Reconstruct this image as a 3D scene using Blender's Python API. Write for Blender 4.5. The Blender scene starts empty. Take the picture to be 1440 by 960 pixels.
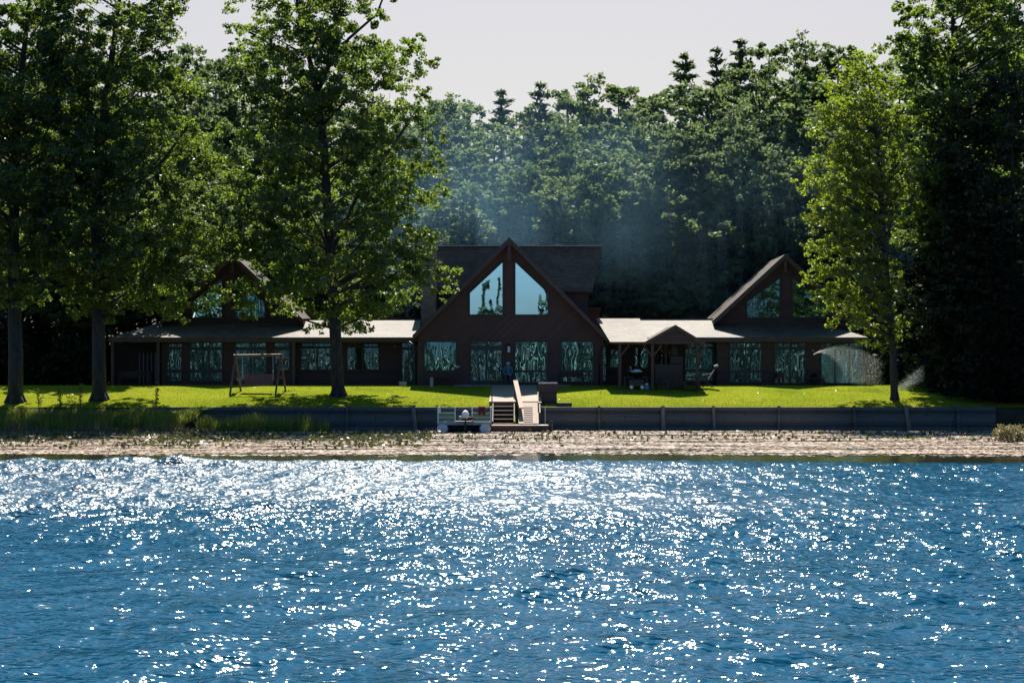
import bpy, math, random
import numpy as np
from mathutils import Vector, Matrix

C = bpy.context.scene.collection
SC = bpy.context.scene
random.seed(7)
F, CX, HY, EYE = 2400.0, 720.0, 535.0, 2.6        # focal length in photo pixels, principal column, horizon row, eye height


def PX(px, d): return (px - CX) * d / F
def PZ(py, d): return EYE + (HY - py) * d / F
def W(px, py, d): return Vector((PX(px, d), d, PZ(py, d)))

# ------------------------------------------------------------------ helpers
ORG = {}


def tag(o, label=None, cat=None, group=None, kind=None):
    if label: o['label'] = label
    if cat: o['category'] = cat
    if group: o['group'] = group
    if kind: o['kind'] = kind
    return o


def empty(name, loc, label=None, cat=None, group=None):
    o = bpy.data.objects.new(name, None)
    o.location = loc
    o.empty_display_size = .3
    C.objects.link(o)
    ORG[o.name] = Vector(loc)
    return tag(o, label, cat, group)


def link(name, me, parent=None):
    o = bpy.data.objects.new(name, me)
    C.objects.link(o)
    if parent is not None:
        o.parent = parent
        ORG[o.name] = ORG[parent.name]
    else:
        ORG[o.name] = Vector((0, 0, 0))
    return o


class MB:
    def __init__(s): s.v = []; s.f = []

    def add(s, vs, fs):
        b = len(s.v)
        s.v += [tuple(v) for v in vs]
        s.f += [tuple(b + i for i in f) for f in fs]

    def box(s, x0, y0, z0, x1, y1, z1):
        x0, x1 = min(x0, x1), max(x0, x1); y0, y1 = min(y0, y1), max(y0, y1); z0, z1 = min(z0, z1), max(z0, z1)
        s.add([(x0, y0, z0), (x1, y0, z0), (x1, y1, z0), (x0, y1, z0), (x0, y0, z1), (x1, y0, z1), (x1, y1, z1), (x0, y1, z1)],
              [(0, 3, 2, 1), (4, 5, 6, 7), (0, 1, 5, 4), (1, 2, 6, 5), (2, 3, 7, 6), (3, 0, 4, 7)])
        return s

    def hexa(s, p):   # bottom four (ccw from above), top four
        s.add(p, [(0, 3, 2, 1), (4, 5, 6, 7), (0, 1, 5, 4), (1, 2, 6, 5), (2, 3, 7, 6), (3, 0, 4, 7)])
        return s

    def prism(s, poly, y0, y1):   # polygon in x,z extruded along y; ccw seen from -y
        n = len(poly)
        s.add([(x, y0, z) for x, z in poly] + [(x, y1, z) for x, z in poly],
              [tuple(range(n)), tuple(range(2 * n - 1, n - 1, -1))] + [(i, i + n, (i + 1) % n + n, (i + 1) % n) for i in range(n)])
        return s

    def slab(s, q, t):    # four corner top surface, thickness t downward
        s.hexa([Vector(p) - Vector((0, 0, t)) for p in q] + [Vector(p) for p in q])
        return s

    def beam(s, p, q, w, h, up=(0, 0, 1)):
        p, q = Vector(p), Vector(q)
        d = (q - p).normalized()
        u = Vector(up)
        if abs(d.dot(u)) > .98: u = Vector((0, 1, 0))
        a = d.cross(u).normalized() * w / 2
        b = a.cross(d).normalized() * h / 2
        s.add([p - a - b, p + a - b, p + a + b, p - a + b, q - a - b, q + a - b, q + a + b, q - a + b],
              [(0, 1, 2, 3), (7, 6, 5, 4), (0, 4, 5, 1), (1, 5, 6, 2), (2, 6, 7, 3), (3, 7, 4, 0)])
        return s

    def tube(s, pts, rad, n=8, cap=True):
        pts = [Vector(p) for p in pts]
        if not hasattr(rad, '__len__'): rad = [rad] * len(pts)
        b = len(s.v)
        ref = Vector((1, 0, 0))
        for i, p in enumerate(pts):
            d = (pts[min(i + 1, len(pts) - 1)] - pts[max(i - 1, 0)]).normalized()
            if abs(d.dot(ref)) > .95: ref = Vector((0, 1, 0)) if abs(d.y) < .9 else Vector((0, 0, 1))
            a = d.cross(ref).normalized(); c = d.cross(a)
            for k in range(n):
                t = 2 * math.pi * k / n
                s.v.append(tuple(p + (a * math.cos(t) + c * math.sin(t)) * rad[i]))
        for i in range(len(pts) - 1):
            for k in range(n):
                k2 = (k + 1) % n
                s.f.append((b + i * n + k, b + (i + 1) * n + k, b + (i + 1) * n + k2, b + i * n + k2))
        if cap:
            s.f.append(tuple(b + k for k in range(n)))
            s.f.append(tuple(b + (len(pts) - 1) * n + k for k in range(n - 1, -1, -1)))
        return s

    def lathe(s, c, prof, n=16):   # prof: (r, z) from bottom to top
        b = len(s.v)
        for r, z in prof:
            for k in range(n):
                t = 2 * math.pi * k / n
                s.v.append((c[0] + r * math.cos(t), c[1] + r * math.sin(t), c[2] + z))
        m = len(prof)
        for i in range(m - 1):
            for k in range(n):
                k2 = (k + 1) % n
                s.f.append((b + i * n + k, b + i * n + k2, b + (i + 1) * n + k2, b + (i + 1) * n + k))
        s.f.append(tuple(b + k for k in range(n - 1, -1, -1)))
        s.f.append(tuple(b + (m - 1) * n + k for k in range(n)))
        return s

    def ball(s, c, r, n=12, m=8):
        if not hasattr(r, '__len__'): r = (r, r, r)
        b = len(s.v)
        s.v.append((c[0], c[1], c[2] - r[2]))
        for i in range(1, m):
            a = math.pi * i / m
            for k in range(n):
                t = 2 * math.pi * k / n
                s.v.append((c[0] + r[0] * math.sin(a) * math.cos(t), c[1] + r[1] * math.sin(a) * math.sin(t), c[2] - r[2] * math.cos(a)))
        s.v.append((c[0], c[1], c[2] + r[2]))
        top = len(s.v) - 1
        for k in range(n):
            k2 = (k + 1) % n
            s.f.append((b, b + 1 + k2, b + 1 + k))
            for i in range(m - 2):
                s.f.append((b + 1 + i * n + k, b + 1 + i * n + k2, b + 1 + (i + 1) * n + k2, b + 1 + (i + 1) * n + k))
            s.f.append((top, b + 1 + (m - 2) * n + k, b + 1 + (m - 2) * n + k2))
        return s

    def build(s, name, mat, parent=None, bevel=0, smooth=False):
        off = ORG[parent.name] if parent is not None else Vector((0, 0, 0))
        me = bpy.data.meshes.new(name)
        me.from_pydata([(x - off.x, y - off.y, z - off.z) for x, y, z in s.v], [], s.f)
        me.materials.append(mat)
        if smooth: me.polygons.foreach_set('use_smooth', [True] * len(me.polygons))
        me.update()
        o = link(name, me, parent)
        if bevel:
            m = o.modifiers.new('bevel', 'BEVEL'); m.width = bevel; m.segments = 2; m.limit_method = 'ANGLE'
        return o


def dup(o, parent=None):
    c = o.copy(); C.objects.link(c); c.parent = parent
    for ch in list(o.children): dup(ch, c)
    return c

# ------------------------------------------------------------------ materials


def newmat(name):
    m = bpy.data.materials.new(name); m.use_nodes = True
    nt = m.node_tree
    return m, nt, nt.nodes, nt.links, nt.nodes['Principled BSDF']


def coords(N, L, scale=(1, 1, 1), rot=(0, 0, 0)):
    t = N.new('ShaderNodeTexCoord'); mp = N.new('ShaderNodeMapping')
    mp.inputs['Scale'].default_value = scale; mp.inputs['Rotation'].default_value = rot
    L.new(t.outputs['Object'], mp.inputs['Vector'])
    return mp.outputs[0]


def noise(N, L, vec, scale, detail=4, rough=.55):
    n = N.new('ShaderNodeTexNoise'); n.inputs['Scale'].default_value = scale
    n.inputs['Detail'].default_value = detail; n.inputs['Roughness'].default_value = rough
    L.new(vec, n.inputs['Vector'])
    return n.outputs['Fac']


def ramp(N, L, fac, stops):
    r = N.new('ShaderNodeValToRGB')
    e = r.color_ramp.elements
    while len(e) < len(stops): e.new(.5)
    for i, (p, c) in enumerate(stops):
        e[i].position = p; e[i].color = (*c, 1) if len(c) == 3 else c
    L.new(fac, r.inputs[0])
    return r.outputs['Color']


def bump(N, L, height, strength, dist=.05):
    b = N.new('ShaderNodeBump'); b.inputs['Strength'].default_value = strength; b.inputs['Distance'].default_value = dist
    L.new(height, b.inputs['Height'])
    return b.outputs['Normal']


def plain(name, a, b=None, rough=.6, scale=6, stretch=(1, 1, 1), metal=0, spec=.4, bmp=.15):
    m, nt, N, L, P = newmat(name)
    b = b or tuple(x * .65 for x in a)
    v = coords(N, L, stretch)
    f = noise(N, L, v, scale, 5)
    L.new(ramp(N, L, f, [(.3, b), (.7, a)]), P.inputs['Base Color'])
    P.inputs['Roughness'].default_value = rough; P.inputs['Metallic'].default_value = metal
    P.inputs['Specular IOR Level'].default_value = spec
    if bmp: L.new(bump(N, L, f, bmp), P.inputs['Normal'])
    return m


def math_node(N, L, op, a, b=None):
    m = N.new('ShaderNodeMath'); m.operation = op
    for i, x in enumerate((a, b)):
        if x is None: continue
        if isinstance(x, (int, float)): m.inputs[i].default_value = x
        else: L.new(x, m.inputs[i])
    return m.outputs[0]


def boards(name, a, b, pitch, rot=(0, 0, 0), axis='Z', rough=.6, grain=(2, 2, 30), gap=.92, bs=.6):
    """boards laid one above the other along an axis, each with a tone of its own"""
    m, nt, N, L, P = newmat(name)
    v = coords(N, L, (1, 1, 1), rot)
    sx = N.new('ShaderNodeSeparateXYZ'); L.new(v, sx.inputs[0])
    t = math_node(N, L, 'DIVIDE', sx.outputs[axis], pitch)
    fl = math_node(N, L, 'FLOOR', t)
    fr = math_node(N, L, 'FRACT', t)
    wn = N.new('ShaderNodeTexWhiteNoise'); wn.noise_dimensions = '1D'; L.new(fl, wn.inputs['W'])
    mp = N.new('ShaderNodeMapping'); mp.inputs['Scale'].default_value = grain; L.new(v, mp.inputs['Vector'])
    g = noise(N, L, mp.outputs[0], 1.5, 6, .65)
    s = math_node(N, L, 'ADD', math_node(N, L, 'MULTIPLY', wn.outputs['Value'], .5), math_node(N, L, 'MULTIPLY', g, .6))
    L.new(ramp(N, L, s, [(.15, b), (.85, a)]), P.inputs['Base Color'])
    groove = math_node(N, L, 'LESS_THAN', fr, gap)
    h = math_node(N, L, 'ADD', groove, math_node(N, L, 'MULTIPLY', g, .25))
    L.new(bump(N, L, h, bs, .02), P.inputs['Normal'])
    P.inputs['Roughness'].default_value = rough; P.inputs['Specular IOR Level'].default_value = .3
    return m


def shingles():
    m, nt, N, L, P = newmat('asphalt_shingle')
    t = N.new('ShaderNodeTexCoord'); sx = N.new('ShaderNodeSeparateXYZ'); L.new(t.outputs['Object'], sx.inputs[0])
    ge = N.new('ShaderNodeNewGeometry'); sn = N.new('ShaderNodeSeparateXYZ'); L.new(ge.outputs['Normal'], sn.inputs[0])
    steep = math_node(N, L, 'ABSOLUTE', sn.outputs['X'])
    along = math_node(N, L, 'GREATER_THAN', steep, .4)
    # courses follow height; tabs follow whichever horizontal axis runs along the eave
    mx = N.new('ShaderNodeMix'); mx.data_type = 'FLOAT'
    L.new(along, mx.inputs['Factor']); L.new(sx.outputs['X'], mx.inputs[2]); L.new(sx.outputs['Y'], mx.inputs[3])
    cb = N.new('ShaderNodeCombineXYZ'); L.new(mx.outputs[0], cb.inputs[0])
    L.new(math_node(N, L, 'MULTIPLY', sx.outputs['Z'], 2.2), cb.inputs[1])
    br = N.new('ShaderNodeTexBrick'); L.new(cb.outputs[0], br.inputs['Vector'])
    br.inputs['Scale'].default_value = 1; br.inputs['Brick Width'].default_value = .32; br.inputs['Row Height'].default_value = .17
    br.inputs['Mortar Size'].default_value = .012; br.inputs['Bias'].default_value = 0
    br.inputs['Color1'].default_value = (.140, .108, .082, 1); br.inputs['Color2'].default_value = (.078, .064, .054, 1)
    br.inputs['Mortar'].default_value = (.06, .05, .045, 1)
    f = noise(N, L, t.outputs['Object'], 1.3, 6, .7)
    mm = N.new('ShaderNodeMix'); mm.data_type = 'RGBA'; mm.blend_type = 'MULTIPLY'; mm.inputs['Factor'].default_value = 1
    L.new(br.outputs['Color'], mm.inputs[6]); L.new(ramp(N, L, f, [(.3, (.55, .55, .58)), (.7, (1.2, 1.14, 1.05))]), mm.inputs[7])
    L.new(mm.outputs[2], P.inputs['Base Color'])
    L.new(bump(N, L, math_node(N, L, 'ADD', br.outputs['Fac'], f), .5, .02), P.inputs['Normal'])
    P.inputs['Roughness'].default_value = .62; P.inputs['Specular IOR Level'].default_value = .25
    return m


def glass(name, wav, sc=(1.1, 1.1, .35), tint=(.62, .86, .93), fac=.62, lo=.55):
    """low-e window glass: dark room behind, strong coloured reflection, slightly wavy panes"""
    m, nt, N, L, P = newmat(name)
    P.inputs['Base Color'].default_value = (.006, .012, .014, 1)
    P.inputs['Roughness'].default_value = .1
    g = N.new('ShaderNodeBsdfGlossy'); g.inputs['Color'].default_value = (*tint, 1); g.inputs['Roughness'].default_value = .008
    mix = N.new('ShaderNodeMixShader'); mix.inputs[0].default_value = fac
    oi = N.new('ShaderNodeObjectInfo')
    fr_ = N.new('ShaderNodeMapRange'); fr_.inputs['To Min'].default_value = fac * lo; fr_.inputs['To Max'].default_value = fac
    L.new(oi.outputs['Random'], fr_.inputs['Value']); L.new(fr_.outputs[0], mix.inputs[0])
    v = coords(N, L, sc)
    ad = N.new('ShaderNodeVectorMath'); ad.operation = 'ADD'; L.new(v, ad.inputs[0])
    rs = math_node(N, L, 'MULTIPLY', oi.outputs['Random'], 37.0); L.new(rs, ad.inputs[1]); v = ad.outputs[0]
    f = noise(N, L, v, 2.2, 1, .5)
    nn = bump(N, L, f, 1, wav)
    L.new(nn, g.inputs['Normal'])
    L.new(P.outputs[0], mix.inputs[1]); L.new(g.outputs[0], mix.inputs[2])
    L.new(mix.outputs[0], N['Material Output'].inputs['Surface'])
    return m


def leafmat(name, dark, light, trans, gloss=.05, rough=.38, tw=.45):
    m, nt, N, L, P = newmat(name)
    N.remove(P)
    at = N.new('ShaderNodeAttribute'); at.attribute_name = 'tint'
    oi = N.new('ShaderNodeObjectInfo')
    s = math_node(N, L, 'ADD', math_node(N, L, 'MULTIPLY', at.outputs['Fac'], .8), math_node(N, L, 'MULTIPLY', oi.outputs['Random'], .2))
    col = ramp(N, L, s, [(0, dark), (1, light)])
    tc = ramp(N, L, s, [(0, tuple(x * .7 for x in trans)), (1, trans)])
    d = N.new('ShaderNodeBsdfDiffuse'); L.new(col, d.inputs[0])
    t = N.new('ShaderNodeBsdfTranslucent'); L.new(tc, t.inputs[0])
    g = N.new('ShaderNodeBsdfGlossy'); g.inputs['Color'].default_value = (.9, .95, 1, 1); g.inputs['Roughness'].default_value = rough
    a = N.new('ShaderNodeMixShader'); a.inputs[0].default_value = tw
    L.new(d.outputs[0], a.inputs[1]); L.new(t.outputs[0], a.inputs[2])
    b = N.new('ShaderNodeMixShader'); b.inputs[0].default_value = gloss
    L.new(a.outputs[0], b.inputs[1]); L.new(g.outputs[0], b.inputs[2])
    L.new(b.outputs[0], N['Material Output'].inputs['Surface'])
    return m


M = {}
M['siding'] = boards('brown_lap_siding', (.064, .038, .040), (.036, .023, .026), .17)
M['siding_diag'] = boards('brown_diagonal_siding', (.080, .043, .043), (.048, .028, .030), .15, rot=(0, math.radians(45), 0))
M['trim'] = plain('dark_trim_paint', (.062, .043, .042), rough=.5, scale=3)
M['frame'] = plain('teal_black_window_frame', (.016, .026, .030), rough=.45, scale=3, bmp=.05)
M['roof'] = shingles()
M['glass_hi'] = glass('gable_window_glass', .0020, (.6, .6, .35), (.70, .93, 1.0), .97, .97)
M['glass_lo'] = glass('wavy_window_glass', .0045, (1.1, 1.1, .45), (.28, .66, .76), .46, .5)
M['glass_dim'] = glass('porch_window_glass', .0042, (1.3, 1.3, .5), (.28, .60, .78), .42, .4)
M['stone'] = plain('grey_fieldstone', (.22, .22, .22), (.09, .09, .10), rough=.85, scale=5, bmp=.7)
M['brick'] = plain('dark_red_brick', (.10, .035, .03), (.06, .02, .02), rough=.85, scale=9, bmp=.4)
M['metal'] = plain('galvanised_metal', (.55, .57, .6), rough=.35, metal=.8, scale=8, bmp=.05)
M['black'] = plain('black_enamel', (.012, .012, .014), rough=.35, scale=5, bmp=.03)
M['steel'] = plain('polished_lid_steel', (.62, .65, .70), rough=.14, metal=1, scale=3, bmp=0)
M['deckwood'] = boards('weathered_pink_decking', (.42, .30, .25), (.28, .20, .165), .14, axis='Y', grain=(2, 25, 2), bs=.4)
M['rampwood'] = plain('weathered_pink_planks', (.33, .235, .18), (.21, .15, .115), rough=.75, scale=5, stretch=(8, 1, 1), bmp=.2)
M['darkwood'] = plain('old_brown_wood', (.075, .045, .04), (.04, .025, .022), rough=.7, scale=4, stretch=(3, 3, .6), bmp=.3)
M['swingwood'] = plain('reddish_stained_wood', (.16, .085, .07), (.09, .05, .04), rough=.6, scale=4, stretch=(3, 3, .8), bmp=.25)
M['timber'] = boards('weathered_seawall_timber', (.095, .105, .105), (.018, .024, .028), .21, grain=(1.2, 2, 22), gap=.9, bs=1)
M['timberpost'] = plain('pale_weathered_post', (.17, .165, .155), (.08, .08, .075), rough=.8, scale=5, stretch=(4, 4, .7), bmp=.4)
M['concrete'] = plain('grey_concrete_patio', (.22, .205, .20), (.15, .14, .14), rough=.85, scale=2, bmp=.2)
M['bark'] = plain('furrowed_grey_bark', (.060, .058, .056), (.015, .015, .015), rough=.9, scale=7, stretch=(2.4, 2.4, .35), bmp=1)
M['bark2'] = plain('dark_forest_bark', (.06, .05, .042), (.025, .021, .019), rough=.9, scale=5, stretch=(2, 2, .3), bmp=.8)
M['birch'] = plain('white_birch_bark', (.7, .68, .62), (.35, .33, .3), rough=.7, scale=4, stretch=(1, 1, 3), bmp=.2)
M['alu'] = plain('brushed_aluminium', (.50, .54, .58), (.38, .42, .46), rough=.42, metal=.5, scale=6, bmp=.05)
M['panelgreen'] = plain('sage_green_panel', (.15, .27, .15), (.11, .20, .12), rough=.5, scale=3, bmp=.03)
M['white'] = plain('white_plastic', (.78, .78, .76), (.66, .66, .64), rough=.35, scale=5, bmp=.03)
M['red'] = plain('faded_red_fabric', (.13, .018, .022), rough=.8, scale=8)
M['skin'] = plain('skin', (.50, .27, .20), (.42, .22, .16), rough=.55, scale=20, bmp=.05)
M['shirt'] = plain('teal_blue_shirt', (.05, .17, .27), (.03, .10, .18), rough=.85, scale=9, bmp=.3)
M['trousers'] = plain('slate_trousers', (.045, .06, .075), (.025, .035, .045), rough=.85, scale=9, bmp=.3)
M['cap'] = plain('pale_cap', (.62, .58, .60), rough=.8, scale=20)
M['lavender'] = plain('pale_metal_paint', (.35, .36, .40), rough=.5, scale=6)
M['lamp'] = plain('frosted_lamp_glass', (.75, .82, .9), (.65, .72, .82), rough=.25, scale=6, bmp=0)
M['blue'] = plain('blue_grey_plastic', (.14, .24, .30), rough=.4, scale=6)
M['canvas'] = plain('dark_sling_fabric', (.05, .035, .045), rough=.7, scale=12)
M['utility'] = plain('pale_utility_box', (.52, .52, .36), rough=.6, scale=5)
M['log'] = plain('split_log', (.10, .065, .05), (.04, .03, .025), rough=.9, scale=9, bmp=.6)
M['leaf_oak'] = leafmat('oak_leaf', (.006, .019, .007), (.038, .070, .016), (.25, .36, .034), .04, .42, .5)
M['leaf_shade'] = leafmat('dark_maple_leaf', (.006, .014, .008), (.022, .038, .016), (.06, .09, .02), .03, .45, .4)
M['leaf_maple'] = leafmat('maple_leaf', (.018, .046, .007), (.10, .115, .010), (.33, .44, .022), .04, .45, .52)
M['leaf_wood'] = leafmat('woodland_leaf', (.028, .056, .032), (.085, .118, .052), (.22, .30, .09), .03, .5, .45)
M['leaf_pine'] = leafmat('pine_needles', (.040, .066, .042), (.10, .13, .065), (.22, .27, .11), .03, .5, .42)
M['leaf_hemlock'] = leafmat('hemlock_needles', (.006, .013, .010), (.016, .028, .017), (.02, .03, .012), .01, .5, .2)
M['leaf_far'] = leafmat('far_shore_leaf', (.030, .060, .046), (.050, .085, .062), (.015, .03, .018), .0, .5, .2)
M['reed'] = leafmat('reed_blade', (.05, .11, .022), (.24, .25, .05), (.34, .40, .05), .03, .4, .45)
M['bush'] = leafmat('shore_bush_leaf', (.07, .08, .02), (.24, .17, .09), (.30, .26, .08), .06, .4, .4)
M['emerg'] = leafmat('raised_lily_leaf', (.020, .032, .008), (.075, .062, .02), (.10, .11, .025), .04, .4, .3)
M['grassblade'] = leafmat('grass_blade', (.06, .095, .008), (.15, .185, .014), (.30, .34, .016), .03, .5, .45)


def ground_mat():
    m, nt, N, L, P = newmat('forest_floor')
    v = coords(N, L)
    L.new(ramp(N, L, noise(N, L, v, .8, 6), [(.3, (.018, .016, .010)), (.7, (.05, .042, .022))]), P.inputs['Base Color'])
    P.inputs['Roughness'].default_value = 1
    return m


def lawn_mat():
    m, nt, N, L, P = newmat('mown_lawn')
    N.remove(P)
    v = coords(N, L)
    a = noise(N, L, v, .35, 5, .6)
    v2 = coords(N, L, (1.2, 5, 1)); b = noise(N, L, v2, 1.6, 6, .7)
    s = math_node(N, L, 'ADD', math_node(N, L, 'MULTIPLY', a, .55), math_node(N, L, 'MULTIPLY', b, .45))
    col = ramp(N, L, s, [(.32, (.065, .105, .010)), (.48, (.155, .190, .012)), (.6, (.20, .21, .018)), (.72, (.29, .24, .055))])
    d = N.new('ShaderNodeBsdfDiffuse'); L.new(col, d.inputs[0])
    L.new(bump(N, L, noise(N, L, coords(N, L, (1, 1, 1)), 9, 5, .75), .8, .06), d.inputs['Normal'])
    L.new(d.outputs[0], N['Material Output'].inputs['Surface'])
    return m


def water_mat():
    m, nt, N, L, P = newmat('lake_water')
    P.inputs["Roughness"].default_value = .115
    P.inputs['IOR'].default_value = 1.333
    P.inputs['Specular IOR Level'].default_value = .5
    v = coords(N, L, (1.0, 1.7, 1))
    f1 = noise(N, L, v, 6.2, 1, .5)
    # ruffled and glassy areas: the surface is smooth next to the lily bed
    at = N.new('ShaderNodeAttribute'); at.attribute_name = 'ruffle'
    # open water is blue, dark olive along the lily bed paints in the bank's reflection
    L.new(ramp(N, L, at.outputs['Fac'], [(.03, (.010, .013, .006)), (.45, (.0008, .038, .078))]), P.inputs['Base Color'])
    h = math_node(N, L, 'MULTIPLY', f1, at.outputs['Fac'])
    L.new(bump(N, L, h, 1, .055), P.inputs['Normal'])
    # unresolved capillary ripples: rougher where the breeze ruffles the far water
    a2 = N.new('ShaderNodeAttribute'); a2.attribute_name = 'sheen'
    L.new(a2.outputs['Fac'], P.inputs['Roughness'])
    return m


def pad_mat():
    m, nt, N, L, P = newmat('lily_pad')
    at = N.new('ShaderNodeAttribute'); at.attribute_name = 'tint'
    L.new(ramp(N, L, at.outputs['Fac'], [(0, (.045, .05, .018)), (.25, (.12, .10, .04)), (.5, (.32, .22, .155)), (.75, (.48, .345, .27)), (1, (.60, .46, .38))]), P.inputs['Base Color'])
    P.inputs['Roughness'].default_value = .33
    P.inputs['Specular IOR Level'].default_value = .6
    return m


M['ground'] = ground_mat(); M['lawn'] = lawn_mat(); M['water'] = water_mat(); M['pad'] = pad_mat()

# ------------------------------------------------------------------ ground, lawn, lake
WALLY = 89.0
HOUSE_Z = 2.32


def sstep(a, b, x):
    t = np.clip((x - a) / (b - a), 0, 1)
    return t * t * (3 - 2 * t)


def terrain(x, y):
    x = np.asarray(x, float); y = np.asarray(y, float)
    lip = 1.2
    t = np.clip((y - WALLY) / (97.2 - WALLY), 0, 1)
    z = lip + (HOUSE_Z - lip) * (t * 1.25 - .25 * t * t)
    z = z + .05 * np.sin(x * .35 + 1) * np.clip(t * 3, 0, 1) * np.clip((97.2 - y) / 3, 0, 1)
    back = np.clip(y - 112, 0, 400)
    z = z + .05 * back + .4 * np.sin(x * .07) * np.clip(back / 20, 0, 1)
    # the natural bank on the left has no wall: it slopes into the reeds
    z = np.where((x > -1.19) & (x < 1.49) & (y < 89.99), -.4, z)
    k = sstep(-14.5, -18.5, x) + sstep(24.6, 26.5, x)
    bank = -.35 + (y - 86.6) * .62
    z = np.where(k > 0, z * (1 - k) + np.minimum(z, bank) * k, z)
    return z


def grid_mesh(name, xs, ys, zf, mat, parent=None):
    X, Y = np.meshgrid(xs, ys)
    Z = zf(X, Y)
    co = np.stack([X, Y, Z], -1).reshape(-1, 3)
    nx, ny = len(xs), len(ys)
    i = (np.arange(ny - 1)[:, None] * nx + np.arange(nx - 1)[None, :]).ravel()
    q = np.stack([i, i + 1, i + nx + 1, i + nx], -1)
    me = raw_mesh(name, co, q, mat)
    me.polygons.foreach_set('use_smooth', np.ones(len(q), bool))
    return me


def raw_mesh(name, co, quads, mat):
    me = bpy.data.meshes.new(name)
    n, k = quads.shape
    me.vertices.add(len(co)); me.vertices.foreach_set('co', np.ascontiguousarray(co, np.float32).ravel())
    me.loops.add(n * k); me.loops.foreach_set('vertex_index', np.ascontiguousarray(quads, np.int32).ravel())
    me.polygons.add(n); me.polygons.foreach_set('loop_start', np.arange(0, n * k, k, dtype=np.int32))
    me.update(calc_edges=True)
    me.materials.append(mat)
    return me


def lin(a, b, s): return np.linspace(a, b, max(2, int(round((b - a) / s)) + 1))


def cat_(*a): return np.unique(np.round(np.concatenate(a), 4))


# ground sheet: below the lake it drops away as the lake bed
def ground_z(X, Y):
    z = terrain(X, Y) - .03
    bed = -1.5 + 0 * X
    return np.where(Y < WALLY + .05, np.minimum(z, np.where((X > -18.4) & (X < 26), bed, np.where(Y < 86, bed, z))), z)


CUT = np.array([-1.2, -1.185, 1.485, 1.5]); gx = cat_(CUT, lin(-420, -60, 20), lin(-60, 60, .8), lin(60, 420, 20))
gy = cat_(np.array([-420, -200, 0, 40, 70, 84, 86, 87, 88, 88.6, 88.98, 89.06, 89.98, 90.0]), lin(89.2, 116, .5), lin(116, 200, 4), lin(200, 800, 60))
tag(link('ground', grid_mesh('ground', gx, gy, ground_z, M['ground'])), kind='structure')
lx = cat_(CUT, lin(-46, -14, .5), lin(-14, 27, .5)); ly = cat_(np.array([89.08, 89.98, 90.0]), lin(89.3, 99.5, .3))


def lawn_z(X, Y): return terrain(X, Y) + .01
tag(link('lawn', grid_mesh('lawn', lx, ly, lawn_z, M['lawn'])), kind='structure')

rw = np.random.default_rng(3)
LILY0 = 55.5


def lily_edge(x): return 57.2 + .9 * np.sin(x * .13 + .5) + .5 * np.sin(x * .37) - .055 * (x - 5)


def waves(X, Y):
    Z = np.zeros_like(X); 
    for i in range(70):
        lam = .30 * (7.0 ** rw.random())
        th = -math.pi / 2 + rw.normal(.12, .42 + .45 * max(0, 1 - lam / .9))
        k = 2 * math.pi / lam
        amp = .0063 * lam ** 1.0 * (1.0 + .3 * rw.normal())
        ph = rw.random() * 6.283
        warp = .35 * np.sin(X * .21 + ph) + .3 * np.sin(Y * .17 + ph * 2)
        s = np.sin(k * (math.cos(th) * X + math.sin(th) * Y) + ph + warp * min(4, lam * 3))
        Z += amp * (s + .28 * s * s)
    return Z


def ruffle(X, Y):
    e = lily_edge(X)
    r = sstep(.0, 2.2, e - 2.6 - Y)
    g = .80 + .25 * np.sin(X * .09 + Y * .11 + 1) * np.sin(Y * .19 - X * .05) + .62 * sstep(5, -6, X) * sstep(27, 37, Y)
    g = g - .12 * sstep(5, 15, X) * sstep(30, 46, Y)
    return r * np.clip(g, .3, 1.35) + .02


wx = cat_(lin(-420, -60, 30), lin(-60, -20, 2), lin(-20, 20, .055), lin(20, 60, 2), lin(60, 420, 30))
yf = [9.5]
while yf[-1] < 57: yf.append(yf[-1] + .045 + .0022 * max(0, yf[-1] - 12))
wy = cat_(lin(-420, -20, 40), lin(-20, 9, 1.5), np.array(yf), lin(58, 90, .8))
def water_z(X, Y):
    win = sstep(20.5, 18, np.abs(X)) * sstep(9.2, 10.5, Y)
    return waves(X, Y) * ruffle(X, Y) * win
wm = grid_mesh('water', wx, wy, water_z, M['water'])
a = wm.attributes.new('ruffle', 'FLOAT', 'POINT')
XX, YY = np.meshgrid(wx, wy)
a2 = wm.attributes.new('sheen', 'FLOAT', 'POINT')
sheen = .10 + .04 * sstep(20, 40, YY) + .20 * sstep(10, -4, XX + 1.5 * np.sin(YY * .5)) * sstep(27, 40, YY + 1.5 * np.sin(XX * .4)) * (ruffle(XX, YY) > .3)
a2.data.foreach_set('value', sheen.astype(np.float32).ravel())
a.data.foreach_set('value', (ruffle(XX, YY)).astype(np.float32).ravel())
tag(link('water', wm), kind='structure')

# ------------------------------------------------------------------ leaves and trees


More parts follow.
